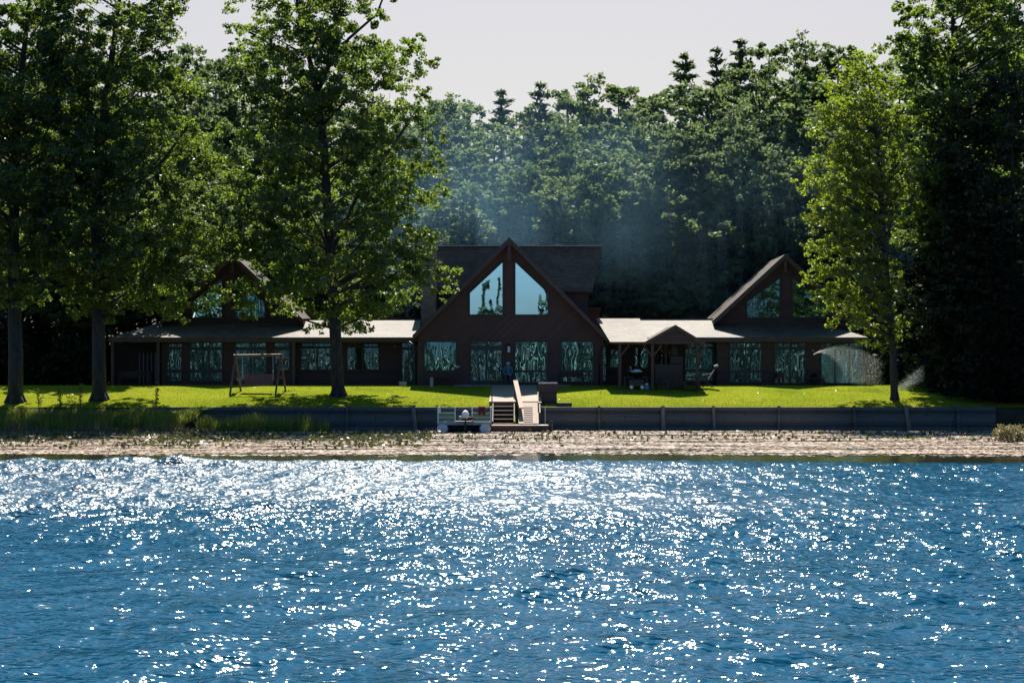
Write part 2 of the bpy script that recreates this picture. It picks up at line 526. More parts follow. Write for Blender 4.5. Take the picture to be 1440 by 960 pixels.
def leaf_mesh(name, cen, size, mat, rng, up=.5, aspect=.62, out=None, tint=None, axis=None, axw=0.0):
    n = len(cen)
    u = rng.normal(size=(n, 3))
    if axis is not None: u = u / np.linalg.norm(u, axis=1, keepdims=True) * (1 - axw) + axis * axw
    u /= np.linalg.norm(u, axis=1, keepdims=True)
    w = rng.normal(size=(n, 3)); w /= np.linalg.norm(w, axis=1, keepdims=True)
    w[:, 2] += up
    if out is not None: w += out * .5
    v = np.cross(w, u); v /= np.linalg.norm(v, axis=1, keepdims=True) + 1e-9
    s = size[:, None] if hasattr(size, '__len__') else size
    L2 = u * s * .5; W2 = v * s * .5 * aspect
    co = np.stack([cen - L2, cen + W2 + L2 * .1, cen + L2, cen - W2 + L2 * .1], 1).reshape(-1, 3)
    q = np.arange(n * 4).reshape(n, 4)
    me = raw_mesh(name, co, q, mat)
    a = me.attributes.new('tint', 'FLOAT', 'FACE')
    t = rng.random(n) if tint is None else np.clip(tint + rng.normal(0, .16, n), 0, 1)
    a.data.foreach_set('value', t.astype(np.float32))
    return me


def clump_points(rng, c, r, n, flat=.62):
    d = rng.normal(size=(n, 3)); d /= np.linalg.norm(d, axis=1, keepdims=True)
    rad = r * (rng.random(n) ** .55)[:, None]
    p = d * rad
    p[:, 2] *= flat
    p[:, 2] += .12 * r
    return c + p, d


def limb_curve(p, q, sag, n=6):
    p, q = Vector(p), Vector(q)
    m = (p + q) / 2 + Vector((0, 0, sag))
    return [p * (1 - t) ** 2 + m * 2 * t * (1 - t) + q * t * t for t in [i / (n - 1) for i in range(n)]]


def trunk_tube(mb, pts, radii, n=12, flare=True):
    mb.tube(pts, radii, n)
    if flare:
        p = Vector(pts[0]); r = radii[0]
        for k in range(6):
            t = k * 1.047 + .4
            o = Vector((math.cos(t), math.sin(t), 0))
            mb.tube([p + o * r * 1.45 + Vector((0, 0, -.25)), p + o * r * .95 + Vector((0, 0, .18)), p + o * r * .45 + Vector((0, 0, 1.0))], [r * .40, r * .36, r * .1], 6)


def broadleaf(name, seed, trunk, r0, crown, mat, bark, nclump, perclump, lsize, label=None, cat='tree', extra=(), loc=None,
              clump_r=(.8, 1.6), hole=.0, tintf=None, limbs=.8, group=None, flat=.62, avoid=None, forks=()):
    """trunk: list of points; crown: list of (z, cx, cy, rx, ry) rings from bottom to top"""
    rng = np.random.default_rng(seed)
    rnd = random.Random(seed)
    base = Vector(trunk[0])
    root = empty(name, base if loc is None else loc, label, cat, group)
    if loc is None: loc = base
    zs = np.array([c[0] for c in crown]); cr = np.array([c[1:] for c in crown], float)
    wts = cr[:, 2] * cr[:, 3]
    zz = np.linspace(zs[0], zs[-1], 200)
    ww = np.interp(zz, zs, wts) ** .8 + .3; ww /= ww.sum()
    tz = np.array([p[2] for p in trunk]); tx = np.array([p[0] for p in trunk]); ty = np.array([p[1] for p in trunk])
    cl = []
    tries = 0
    while len(cl) < nclump and tries < nclump * 30:
        tries += 1
        z = rng.choice(zz, p=ww)
        cx, cy, rx, ry = [np.interp(z, zs, cr[:, i]) for i in range(4)]
        th = rng.random() * 2 * math.pi
        u = rng.random() ** .42
        p = np.array([cx + rx * u * math.cos(th), cy + ry * u * math.sin(th), z])
        r = rnd.uniform(*clump_r)
        if avoid and any(x0 < CX + p[0] * F / p[1] < x1 and y0 < HY - (p[2] - EYE) * F / p[1] < y1 for x0, y0, x1, y1 in avoid): continue
        if u > .75: r *= .8
        if any(np.linalg.norm((p - c) * (1, 1, 1.3)) < .29 * (r + rr) for c, rr in cl): continue
        if hole and math.sin(p[0] * 1.1 + seed) * math.sin(p[2] * .9 + seed * 2) * math.sin(p[1] * 1.3) > 1 - hole: continue
        cl.append((p, r))
    for e in extra: cl.append((np.array(e[:3], float), e[3]))
    mb = MB()
    nt = len(trunk)
    radii = [r0 * (1 - .86 * (i / (nt - 1)) ** 1.1) for i in range(nt)]
    trunk_tube(mb, trunk, radii)
    tw = [Vector(p) for p in trunk]
    for p, r in cl:
        hd = math.hypot(p[0] - np.interp(p[2], tz, tx), p[1] - np.interp(p[2], tz, ty))
        if rnd.random() > limbs or (hd > 3.6 and p[2] < zs[0] + 4): continue
        zt = min(max(p[2] - .50 * hd - .3, zs[0] + .2), tz[-1] - .2)
        s = Vector((np.interp(zt, tz, tx), np.interp(zt, tz, ty), zt))
        rr = np.interp(zt, tz, radii)
        mb.tube(limb_curve(s, p, -.10 * hd + .3, 6), [min(rr * .55, .02 + .017 * hd) * (1 - .16 * i) for i in range(6)], 5, cap=False)
        for _ in range(2):
            d = Vector((rnd.gauss(0, 1), rnd.gauss(0, 1), rnd.gauss(.2, .6))).normalized() * r * .8
            mb.tube([p, Vector(p) + d], [.018, .006], 4, cap=False)
    for fk in forks: mb.tube(fk, [r0 * .34 * (1 - .16 * i) for i in range(len(fk))], 8, cap=False)
    o = mb.build('trunk', bark, root, smooth=True)
    P_, D_, T_ = [], [], []
    for p, r in cl:
        n = int(perclump * (r / 1.2) ** 2 * rnd.uniform(.7, 1.25))
        # a clump is a few sprays
        k = 7
        for j in range(k):
            off = rng.normal(size=3) * r * .52
            off[2] *= .6
            a, d = clump_points(rng, p + off, r * rnd.uniform(.22, .48), n // k, flat)
            P_.append(a); D_.append(d)
            t = rnd.uniform(.25, .75) if tintf is None else tintf(p, rnd)
            T_.append(np.full(len(a), t))
    cen = np.concatenate(P_); out = np.concatenate(D_); tint = np.concatenate(T_)
    sz = lsize * rng.uniform(.6, 1.3, len(cen))
    me = leaf_mesh('crown', cen - np.array(loc), sz, mat, rng, up=.55, out=out, tint=tint)
    link('crown', me, root)
    return root


def conifer(name, seed, base, h, r, z0, mat, bark, levels, perb, needle, droop=-.15, label=None, group=None, dens=1.0, irregular=.35, tipsp=True, branches=6):
    rng = np.random.default_rng(seed); rnd = random.Random(seed)
    root = empty(name, base, label, 'tree', group)
    base = Vector(base)
    mb = MB()
    trunk_tube(mb, [base, base + Vector((0, 0, h * .5)), base + Vector((0, 0, h))], [r * .055 + .06, r * .035 + .04, .02], 8, False)
    P_, A_ = [], []
    for i in range(levels):
        t = i / (levels - 1)
        z = z0 + (h - z0) * (t ** .92)
        R = r * (1 - t) ** .75 * (1 - irregular * rnd.random()) + .25
        nb = max(3, int(branches * (1 - .35 * t)))
        a0 = rnd.random() * 6.28
        for k in range(nb):
            if rnd.random() < .10: continue
            a = a0 + k * 6.283 / nb + rnd.gauss(0, .2)
            Rk = R * rnd.uniform(.65, 1.1)
            e = Vector((math.cos(a) * Rk, math.sin(a) * Rk, z + droop * Rk + (.7 * Rk if t > .62 and tipsp else 0)))
            s = Vector((0, 0, z - .05))
            pts = limb_curve(s, e, .12 * Rk, 5)
            mb.tube([base + p for p in pts], [.045 * (1 - t) + .012] * 4 + [.006], 4, cap=False)
            n = int(perb * dens * (Rk / r) ** 1.2) + 12
            f = rng.random(n) ** .7
            f = .15 + .85 * f
            q = np.array([s.lerp(e, x) for x in f])
            q[:, 2] += .12 * Rk * 2 * f * (1 - f)
            wid = (.10 + .26 * Rk * (1 - .55 * f))[:, None] * .5
            jit = rng.normal(size=(n, 3)) * wid
            jit[:, 2] *= .32
            P_.append(q + jit)
            ax = np.array([math.cos(a), math.sin(a), .15]); A_.append(np.tile(ax, (n, 1)))
    # leader with upright tufts
    n = int(90 * dens)
    q = np.zeros((n, 3)); q[:, 2] = h - 3.2 + rng.random(n) * 3.5
    q[:, :2] = rng.normal(size=(n, 2)) * .09 * (1 + (h + .3 - q[:, 2:3]))
    P_.append(q); A_.append(np.tile(np.array([0, 0, 1.]), (n, 1)))
    mb.build('trunk', bark, root, smooth=True)
    cen = np.concatenate(P_); ax = np.concatenate(A_)
    me = leaf_mesh('crown', cen, needle * rng.uniform(.6, 1.3, len(cen)), mat, rng, up=.5, aspect=.30, axis=ax, axw=.55)
    link('crown', me, root)
    return root


def ringpx(rows, d, yr=None):
    """crown rings from photo rows (py, xl, xr) at distance d, lowest first"""
    out = []
    for py, xl, xr in rows:
        cx = PX((xl + xr) / 2, d); rx = (xr - xl) / 2 * d / F
        out.append((PZ(py, d), cx, d, rx, (yr or max(2.2, rx * .85)) if rx > .8 else rx))
    return sorted(out)


def trunkpx(rows, d):
    return [W(x, y, d) for x, y in rows]


def tz(px, d):
    return float(terrain(PX(px, d), d))


# --- the five front trees
d = 92.8
b = W(476, 553, d); b.z = tz(476, d) - .05
broadleaf('oak_tree', 11, [b] + trunkpx([(473, 500), (470, 440), (464, 360), (460, 280), (456, 200), (446, 130), (432, 70), (420, 15), (410, -40)], d), .36,
          ringpx([(468, 440, 520), (440, 350, 560), (400, 330, 600), (360, 320, 600), (300, 315, 612), (240, 310, 622), (180, 318, 612), (120, 325, 606), (60, 330, 580), (10, 335, 545), (-50, 360, 490)], d),
          M['leaf_oak'], M['bark'], 390, 640, .175, 'large green oak standing alone on the lawn between the bench swing and the central gable',
          extra=[(*W(622, 385, d), .9), (*W(600, 402, d - .6), .9), (*W(580, 392, d - 1), 1.0), (*W(636, 408, d), .6), (*W(592, 362, d + .5), .9), (*W(342, 430, d - 1), .9), (*W(330, 402, d - 1.4), .9), (*W(358, 405, d - 1), .9),
                 (*W(350, 445, d - 1), .6), (*W(330, 40, d), .7), (*W(325, 8, d), .7), (*W(570, 55, d), .8), (*W(600, 90, d), .7), (*W(440, 462, d - .5), .6), (*W(510, 462, d - .5), .6), (*W(622, 270, d), .8), (*W(610, 230, d), .8)],
          clump_r=(.65, 1.4), hole=.13, limbs=.2, avoid=[(262, 372, 378, 475)], forks=[trunkpx([(446, 130), (462, 95), (490, 55), (530, 20), (545, -20)], d), trunkpx([(456, 200), (430, 130), (395, 70), (350, 45)], d), trunkpx([(464, 360), (500, 280), (545, 215), (590, 150)], d)])
d = 91.2
b = W(140, 565, d); b.z = tz(140, d) - .05
broadleaf('oak_tree', 23, [b] + trunkpx([(139, 500), (138, 400), (135, 300), (141, 200), (152, 120), (160, 60), (168, 0), (172, -60)], d), .40,
          ringpx([(440, 120, 250), (400, 60, 320), (340, 40, 330), (260, 50, 325), (200, 50, 310), (140, 60, 290), (80, 60, 262), (20, 70, 258), (-60, 90, 240)], d),
          M['leaf_oak'], M['bark'], 390, 600, .175, 'tall oak with a leaning dark trunk, second from the left edge, beside the reeds',
          extra=[(*W(325, 418, d + 1), .5), (*W(338, 432, d + 1), .4), (*W(350, 408, d + 1), .4), (*W(240, 440, d), .8), (*W(205, 432, d), .8), (*W(245, 20, d), .8), (*W(235, -10, d), .8)], clump_r=(.65, 1.35), hole=.18, limbs=.22, avoid=[(262, 372, 378, 475)], forks=[trunkpx([(141, 200), (128, 150), (105, 100), (85, 60)], d), trunkpx([(152, 120), (175, 70), (190, 30), (215, 0)], d), trunkpx([(136, 320), (180, 270), (230, 225), (270, 170)], d)])
d = 90.6
b = W(22, 570, d); b.z = tz(22, d) - .05
broadleaf('oak_tree', 37, [b] + trunkpx([(22, 500), (20, 420), (19, 340), (21, 260), (24, 180), (30, 100), (40, 20), (45, -60)], d), .42,
          ringpx([(430, -60, 90), (360, -110, 120), (280, -120, 130), (200, -120, 135), (120, -110, 130), (40, -100, 120), (-60, -60, 90)], d),
          M['leaf_oak'], M['bark'], 270, 640, .175, 'thick grey trunked oak at the far left edge of the lawn', clump_r=(.8, 1.5), hole=.3, limbs=.45)
d = 91.0


def maple_lit_tint(p, rnd):  # crown tinted lighter leftward and upward, painting in its lit edge
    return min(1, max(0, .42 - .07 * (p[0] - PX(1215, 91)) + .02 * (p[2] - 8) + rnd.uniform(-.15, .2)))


b = W(1258, 561, d); b.z = tz(1258, d) - .05
broadleaf('maple_tree', 41, [b] + trunkpx([(1256, 500), (1250, 430), (1245, 360), (1240, 290), (1235, 220), (1228, 160), (1220, 100)], d), .21,
          ringpx([(478, 1200, 1262), (440, 1150, 1270), (380, 1140, 1275), (320, 1142, 1285), (260, 1138, 1290), (200, 1145, 1285), (150, 1155, 1270), (110, 1175, 1250), (84, 1195, 1235)], d, 2.6),
          M['leaf_maple'], M['bark'], 230, 580, .16, 'slender yellow green maple on the lawn in front of the right wing',
          extra=[(*W(1140, 350, d), .6), (*W(1135, 395, d), .6), (*W(1150, 420, d), .7), (*W(1165, 440, d), .6), (*W(1240, 490, d), .6), (*W(1145, 250, d), .5), (*W(1150, 180, d), .6)], clump_r=(.6, 1.05), tintf=maple_lit_tint)
d = 96.0
b = W(1345, 552, d); b.z = tz(1345, d) - .05
broadleaf('oak_tree', 53, [b] + trunkpx([(1345, 450), (1342, 330), (1340, 200), (1342, 100), (1340, 40), (1338, -60)], d), .38,
          ringpx([(340, 1250, 1420), (250, 1240, 1440), (180, 1245, 1460), (110, 1255, 1480), (60, 1265, 1500), (0, 1270, 1500), (-70, 1300, 1450)], d),
          M['leaf_oak'], M['bark'], 190, 480, .22, 'tall dark oak with forked upper limbs against the sky at the right edge',
          extra=[(*W(1285, 10, d), .9), (*W(1262, 60, d), .8)], clump_r=(.85, 1.5), hole=.3, limbs=.45)
# --- dark hemlocks hanging over the wall on the right
for i, (px, top, dd, rr, lab) in enumerate([(1350, 200, 95.0, 3.2, 'dark hemlock just right of the maple, lower than its neighbours'),
                                            (1395, 300, 93.5, 3.6, 'wide black hemlock behind the right end of the timber wall'),
                                            (1400, 350, 90.6, 2.6, 'short dark hemlock drooping over the right end of the timber wall'),
                                            (1465, 280, 91.0, 4.0, 'dark hemlock cut by the right edge of the picture'),
                                            (1310, 260, 98.5, 3.0, 'dark hemlock behind the maple trunk beside the far sprinkler spray')]):
    z = tz(px, dd)
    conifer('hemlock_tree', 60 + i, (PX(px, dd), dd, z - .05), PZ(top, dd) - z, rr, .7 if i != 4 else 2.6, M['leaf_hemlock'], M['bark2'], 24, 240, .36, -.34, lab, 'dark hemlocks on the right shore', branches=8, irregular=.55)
for i, (px, dd, rows_, lab) in enumerate([(1425, 92.6, [(560, 1380, 1470), (480, 1350, 1500), (380, 1340, 1510), (280, 1345, 1510), (190, 1360, 1500), (110, 1380, 1480)], 'tall black leafed maple at the right edge overhanging the wall'),
                                          (1350, 94.2, [(540, 1310, 1390), (470, 1290, 1410), (380, 1285, 1420), (300, 1290, 1415), (220, 1300, 1400), (170, 1325, 1380)], 'dark shaded maple between the slender maple and the right edge')]):
    b = W(px, 555, dd); b.z = tz(px, dd) - .05
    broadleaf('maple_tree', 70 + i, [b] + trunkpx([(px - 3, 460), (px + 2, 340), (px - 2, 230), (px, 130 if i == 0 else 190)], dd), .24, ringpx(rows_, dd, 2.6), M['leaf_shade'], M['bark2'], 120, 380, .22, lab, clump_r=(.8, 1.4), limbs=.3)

# --- the wood behind the house: prototypes, then copies
def proto_broad(seed, h, r, mat, n=120, per=230):
    rg = random.Random(seed)
    rings = [(h * .22, 0, 0, r * .55, r * .55), (h * .36, .2, 0, r, r), (h * .55, -.2, 0, r * 1.0, r), (h * .75, .2, 0, r * .8, r * .8), (h * .9, 0, 0, r * .5, r * .5), (h, 0, 0, r * .12, r * .12)]
    return broadleaf('broadleaf_tree', seed, [(0, 0, 0), (.1, 0, h * .3), (-.1, .1, h * .6), (.1, 0, h * .97)], .28, rings, mat, M['bark2'], n, per, .34, clump_r=(1.0, 1.7), limbs=.45, hole=.3)


protos = {
    'b0': (proto_broad(101, 22, 4.6, M['leaf_wood']), 22), 'b1': (proto_broad(102, 22, 5.2, M['leaf_wood']), 22), 'b2': (proto_broad(103, 22, 4.0, M['leaf_wood'], 90, 200), 22),
    'p0': (conifer('pine_tree', 111, (0, 0, 0), 22, 4.2, 4, M['leaf_pine'], M['bark2'], 20, 260, .5, .10, irregular=.6, branches=6), 22),
    'p1': (conifer('pine_tree', 112, (0, 0, 0), 22, 3.4, 3, M['leaf_pine'], M['bark2'], 22, 230, .45, .04, irregular=.65, branches=6), 22),
    'h0': (conifer('spruce_tree', 113, (0, 0, 0), 16, 3.6, .6, M['leaf_pine'], M['bark2'], 26, 200, .42, -.25, branches=8), 16)}
used = set()
KINDN = {'b': 'broadleaf tree', 'p': 'pine', 'h': 'spruce'}
ORD = ['first', 'second', 'third', 'fourth', 'fifth', 'sixth', 'seventh', 'eighth', 'ninth', 'tenth', 'eleventh', 'twelfth', 'thirteenth', 'fourteenth', 'fifteenth', 'sixteenth', 'seventeenth', 'eighteenth']


def place(kind, px, top, dd, label, group, wide=1.0):
    ob, h = protos[kind]
    if kind in used: ob = dup(ob)
    used.add(kind)
    z = float(terrain(PX(px, dd), dd))
    s = (PZ(top, dd) - z) / h
    ob.location = (PX(px, dd), dd, z - .1)
    ob.rotation_euler = (0, 0, random.random() * 6.28)
    ob.scale = (wide * (.35 + .65 * s), wide * (.35 + .65 * s), s)
    tag(ob, label, 'tree', group)


PROF = [(-60, 70), (60, 60), (120, 62), (200, 62), (260, 68), (300, 70), (340, 80), (560, 150), (620, 128), (655, 132), (690, 128), (705, 124), (740, 146), (765, 114), (790, 128), (822, 98), (850, 118), (880, 118), (915, 122), (950, 92), (965, 74), (1000, 82), (1012, 66), (1048, 54), (1090, 62), (1130, 42), (1165, 56), (1195, 62), (1235, 92), (1260, 72), (1300, 40), (1420, 20), (1500, 20)]


def prof(x): return float(np.interp(x, [p[0] for p in PROF], [p[1] for p in PROF]))


rows = [('back', 134, [(-30, 'b0'), (55, 'b1'), (130, 'b0'), (200, 'b2'), (255, 'b1'), (305, 'b0'), (370, 'b1'), (450, 'b2'), (530, 'b0'), (588, 'b1'), (622, 'b2'), (655, 'b0'), (703, 'p1'), (738, 'b0'), (765, 'p1'), (795, 'b1'), (824, 'b2'), (870, 'b1'), (912, 'b0'), (965, 'p0'), (1012, 'p1'), (1046, 'p1'), (1085, 'b1'), (1130, 'b2'), (1180, 'b0'), (1230, 'b1'), (1290, 'b0'), (1380, 'b1'), (1460, 'b0')]),
        ('middle', 122, [(0, 'b1'), (95, 'b0'), (190, 'b1'), (285, 'b0'), (390, 'b2'), (490, 'b1'), (585, 'b0'), (640, 'b1'), (700, 'b2'), (745, 'p0'), (800, 'b0'), (850, 'p0'), (905, 'b1'), (960, 'b0'), (1010, 'p0'), (1065, 'b1'), (1120, 'b0'), (1185, 'b1'), (1260, 'b2'), (1340, 'b1'), (1430, 'b0')]),
        ('inner', 118, [(575, 'b2'), (625, 'b0'), (690, 'b1'), (735, 'b0'), (790, 'b1'), (820, 'b0'), (868, 'b2'), (925, 'b1'), (975, 'b0'), (1030, 'b2'), (1085, 'b0'), (1140, 'b1'), (1200, 'b0')]),
        ('front', 114.5, [(-20, 'h0'), (60, 'b1'), (130, 'b0'), (215, 'b1'), (300, 'b0'), (400, 'b2'), (500, 'b1'), (590, 'b1'), (655, 'b0'), (715, 'h0'), (775, 'b2'), (835, 'b1'), (885, 'p0'), (940, 'b0'), (995, 'p0'), (1050, 'b1'), (1110, 'b0'), (1165, 'b1'), (1230, 'b0'), (1300, 'h0'), (1380, 'p0'), (1450, 'h0')])]
tot = {}
for nm, dd, lst in rows:
    for px, k in lst: tot[(nm, k[0])] = tot.get((nm, k[0]), 0) + 1
cnt = {}
for nm, dd, lst in rows:
    for px, k in lst:
        key = (nm, k[0]); cnt[key] = cnt.get(key, 0) + 1
        top = prof(px)
        if nm == 'middle': top += random.uniform(25, 60)
        if nm == 'inner': top += random.uniform(70, 120)
        if nm == 'front': top += random.uniform(115, 175)
        if nm == 'front' and k[0] == 'h': top += 25
        if nm == 'front' and px < 280: top, dd = random.uniform(170, 240), 107.5
        elif nm == 'front': dd = 114.5
        c, n = cnt[key], tot[key]
        pos = ORD[c - 1] + ' from the left' if c <= (n + 1) // 2 or n - c > 16 else ('rightmost' if c == n else ORD[n - c] + ' from the right')
        look = {'b': 'rounded broadleaf tree', 'p': 'spiky topped pine', 'h': 'dark conical spruce'}[k[0]]
        if nm == 'back' and k[0] == 'p': top += 6
        place(k, px + random.uniform(-6, 6), top, dd + random.uniform(-2, 2), f'{look}, {pos} of the {nm} row behind the lodge', f'{nm} row of the wood behind the lodge', random.uniform(.92, 1.12) * (1.35 if k[0] == 'p' else 1))

place('b1', 183, 205, 104.6, 'rounded broadleaf tree close behind the left porch roof', None, 1.1)  # this tree and the next are added to shade the low left roof
place('b0', 118, 225, 104.0, 'rounded broadleaf tree between the leaning oak trunk and the left end of the lodge', None, 1.1)
# undergrowth under the wood
rg = np.random.default_rng(77)
n = 46000
ux = rg.uniform(-46, 46, n); uy = rg.uniform(109, 119, n)
hgt = (2.6 + 1.6 * np.sin(ux * .9) * np.sin(ux * .37 + 2) + 1.0 * np.sin(ux * 2.3))
uz = terrain(ux, uy) + rg.random(n) ** .7 * np.clip(hgt, .8, 6)
m_ = leaf_mesh('undergrowth', np.stack([ux, uy, uz], -1), .42 * rg.uniform(.6, 1.3, n), M['leaf_wood'], rg)
tag(link('undergrowth', m_), kind='stuff')
n = 26000
ux = np.concatenate([rg.uniform(-50, -24.5, n), rg.uniform(20.6, 44, n // 2)]); uy = np.concatenate([rg.uniform(99, 108, n), rg.uniform(99.5, 106, n // 2)])
hgt = 3.4 + 1.3 * np.sin(ux * .8 + 1) + .8 * np.sin(ux * 2.1)
uz = terrain(ux, uy) + rg.random(len(ux)) ** .75 * hgt
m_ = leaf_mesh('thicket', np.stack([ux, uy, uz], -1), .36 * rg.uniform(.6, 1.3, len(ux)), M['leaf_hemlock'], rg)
tag(link('thicket', m_), kind='stuff')

# opposite shore, seen only as reflections in the window panes
fs = []
rg = np.random.default_rng(5)
mbt = MB()
for i in range(110):
    x = -150 + i * 2.75 + rg.uniform(-1, 1); y = -110 + rg.uniform(-9, 9)
    h = 12.5 + 2.5 * math.sin(x * .09) + rg.uniform(-2, 2) + (7 if x > 30 else 0) + (7.5 if i in (53, 54, 57, 34, 37, 38) else 0)
    n = 900
    t = rg.random(n)
    rr = (2.6 * np.sin(np.clip(t * 1.1 + .15, 0, 1) * math.pi) ** .7 + .3)
    a = rg.random(n) * 6.283; u = rg.random(n) ** .5
    fs.append(np.stack([x + rr * u * np.cos(a), y + rr * u * np.sin(a), .3 + h * t], -1))
    if i % 2 == 0:
        xx = x + rg.uniform(-1.3, 1.3)
        mbt.tube([(xx, y + 4.5, 0), (xx + rg.uniform(-.4, .4), y + 4.4, h * .4), (xx + rg.uniform(-.9, .9), y + 4.3, h * .75)], [.22, .18, .08], 6)
for i in range(30):
    xx = -62 + i * 4.2 + rg.uniform(-.8, .8); hh = rg.uniform(7, 12)
    mbt.tube([(xx, -104.6, -.2), (xx + rg.uniform(-.5, .5), -104.8, hh * .5), (xx + rg.uniform(-1.2, 1.2), -105, hh)], [.26, .20, .06], 6)
fs = np.concatenate(fs)
m_ = leaf_mesh('far_shore_wood', fs, 1.0 * rg.uniform(.6, 1.3, len(fs)), M['leaf_far'], rg)
fo = tag(link('far_shore_wood', m_), kind='stuff')
tag(mbt.build('far_shore_birches', M['birch'], None, smooth=True), kind='stuff')
tag(MB().hexa([(-420, -420, -2), (420, -420, -2), (420, -104, -2), (-420, -104, -2), (-420, -420, 3), (420, -420, 3), (420, -112, 2.2), (-420, -112, 2.2)]).build('far_bank', M['ground']), kind='structure')
# ------------------------------------------------------------------ the lodge
H = empty('lodge_house', (0, 98, HOUSE_Z), 'long brown lakeside lodge with three glazed gables and low shingled wings', 'house')
G = HOUSE_Z - .15


def pz(py, d): return PZ(py, d)


# central gable block
DC = 98.0
xl, xr = PX(588, DC), PX(848, DC)
xc = PX(716, DC)
zr = pz(341, DC)
def rake(x): return zr - abs(x - xc) * 1.012
MB().prism([(xl, G), (xr, G), (xr, rake(xr)), (xc, zr), (xl, rake(xl))], DC, 106).build('wall', M['siding_diag'], H)
# gable roof, two slopes meeting at the ridge, overhanging in front
y0, y1 = 97.1, 106.2
xa, xb, zp = PX(580, y0), PX(856, y0), pz(334, y0)
xm = PX(716, y0)
sl = 1.012
m = MB()
m.prism([(xa, zp - sl * (xm - xa)), (xa, zp - sl * (xm - xa) - .26), (xm, zp - .26), (xm, zp)][::-1], y0 + .06, y1)
m.prism([(xm + .003, zp), (xm + .003, zp - .26), (xb, zp - sl * (xb - xm) - .26), (xb, zp - sl * (xb - xm))][::-1], y0 + .06, y1)
m.build('roof', M['roof'], H)
m = MB()
for s, xe in ((-1, xa), (1, xb)):
    e = abs(xe - xm)
    a_, b_ = (xm + s * .002, zp + .02), (xm + s * e, zp - sl * e + .02)
    poly = [a_, b_, (b_[0], b_[1] - .30), (a_[0], a_[1] - .34)]
    if s < 0: poly = poly
    else: poly = poly[::-1]
    m.prism(poly[::1], y0, y0 + .055)
m.build('rake_board', M['trim'], H)
m = MB(); m.box(xm - .1, y0 + .1, zp - 1.25, xm + .1, y0 + .3, zp - .3); m.build('king_post', M['trim'], H, .01)

# main roof behind
q = [Vector((PX(588, 101.8), 101.8, pz(405, 101.8))), Vector((PX(833, 101.8), 101.8, pz(405, 101.8))), W(846, 346, 103.2), W(586, 346, 103.2)]
m = MB(); m.slab(q, .2)
q2 = [q[3] + Vector((0, .004, 0)), q[2] + Vector((0, .004, 0)), Vector((q[1].x, 106.4, q[1].z)), Vector((q[0].x, 106.4, q[0].z))]
m.slab(q2, .2)
m.build('roof', M['roof'], H)
m = MB(); m.box(q[3].x, 103.1, q[3].z - .02, q[2].x, 103.3, q[3].z + .05); m.build('ridge_cap', M['lavender'], H)
m = MB(); m.box(q[0].x, 101.74, q[0].z - .22, q[1].x, 101.79, q[0].z + .02); m.build('fascia', M['trim'], H)
m = MB(); m.box(q[0].x + .2, 102.3, G, q[1].x - .25, 106, q[0].z - .1); m.build('wall', M['siding'], H)

# chimneys
x0, x1 = PX(592, 100.9), PX(613, 100.9)
m = MB(); m.box(x0, 100.9, G, x1, 101.7, pz(347, 100.9)); ch = m.build('chimney', M['stone'], H, .02)
m = MB(); m.box(x0 - .05, 100.8, pz(347, 100.9), x1 + .05, 101.75, pz(343, 100.9)); m.build('chimney_crown', M['lavender'], ch)
cx_ = (x0 + x1) / 2 + .02
m = MB(); m.lathe((cx_, 101.2, pz(343, 100.9)), [(.13, 0), (.13, .38), (.16, .4), (.16, .42)], 14); m.lathe((cx_, 101.2, pz(343, 100.9)), [(.05, .43), (.23, .50), (.22, .56), (.05, .62)], 14)
m.build('flue', M['metal'], ch, smooth=False)
m = MB(); m.box(PX(818, 104), 104, G, PX(843, 104), 104.9, pz(436, 104)); m.box(PX(816, 104), 103.95, pz(436, 104), PX(845, 104), 104.95, pz(432, 104)); m.build('brick_chimney', M['brick'], H)

# low link wings and skirt roofs: one low roof on either side
YE, YR = 98.55, 101.7
ze = pz(474.5, YE); zq = pz(449, YR)
def low_roof(xo, xi, side):
    """from the outer hip end xo to the inner end xi"""
    m = MB()
    hip = side * -2.9
    f = [Vector((xo, YE, ze)), Vector((xi, YE, ze)), Vector((xi, YR, zq)), Vector((xo + hip, YR, zq))]
    if side > 0: f = [f[1], f[0], f[3], f[2]]
    m.slab(f, .16)
    YB = YR + (YR - YE)
    b_ = [Vector((f[3].x, YR + .004, zq)), Vector((f[2].x, YR + .004, zq)), Vector((xo if side > 0 else xi, YB, ze)), Vector((xi if side > 0 else xo, YB, ze))]
    m.slab(b_, .16)
    e_ = [Vector((xo, YE + .004, ze)), Vector((xo + hip, YR, zq)), Vector((xo, YB - .004, ze))]
    t = Vector((0, 0, .16))
    m.add([e_[0] - t, e_[1] - t, e_[2] - t] + e_, [(0, 1, 2), (5, 4, 3), (0, 3, 4, 1), (1, 4, 5, 2), (2, 5, 3, 0)])
    m.build('low_roof', M['roof'], H)
    m = MB(); m.box(min(xo, xi), YE - .05, ze - .24, max(xo, xi), YE - .003, ze + .015); m.build('fascia', M['trim'], H)
    m = MB(); m.box(min(xo, xi) + .1, YE, ze - .26, max(xo, xi) - .1, YE + 1.9, ze - .22); m.build('soffit', M['trim'], H)
    m = MB(); m.box(min(xo + hip, xi), YR - .1, zq - .01, max(xo + hip, xi), YR + .1, zq + .05); m.build('ridge_cap', M['trim'], H)
low_roof(PX(153, YE), xl - .02, -1)
low_roof(PX(1222, YE), xr + .02, 1)

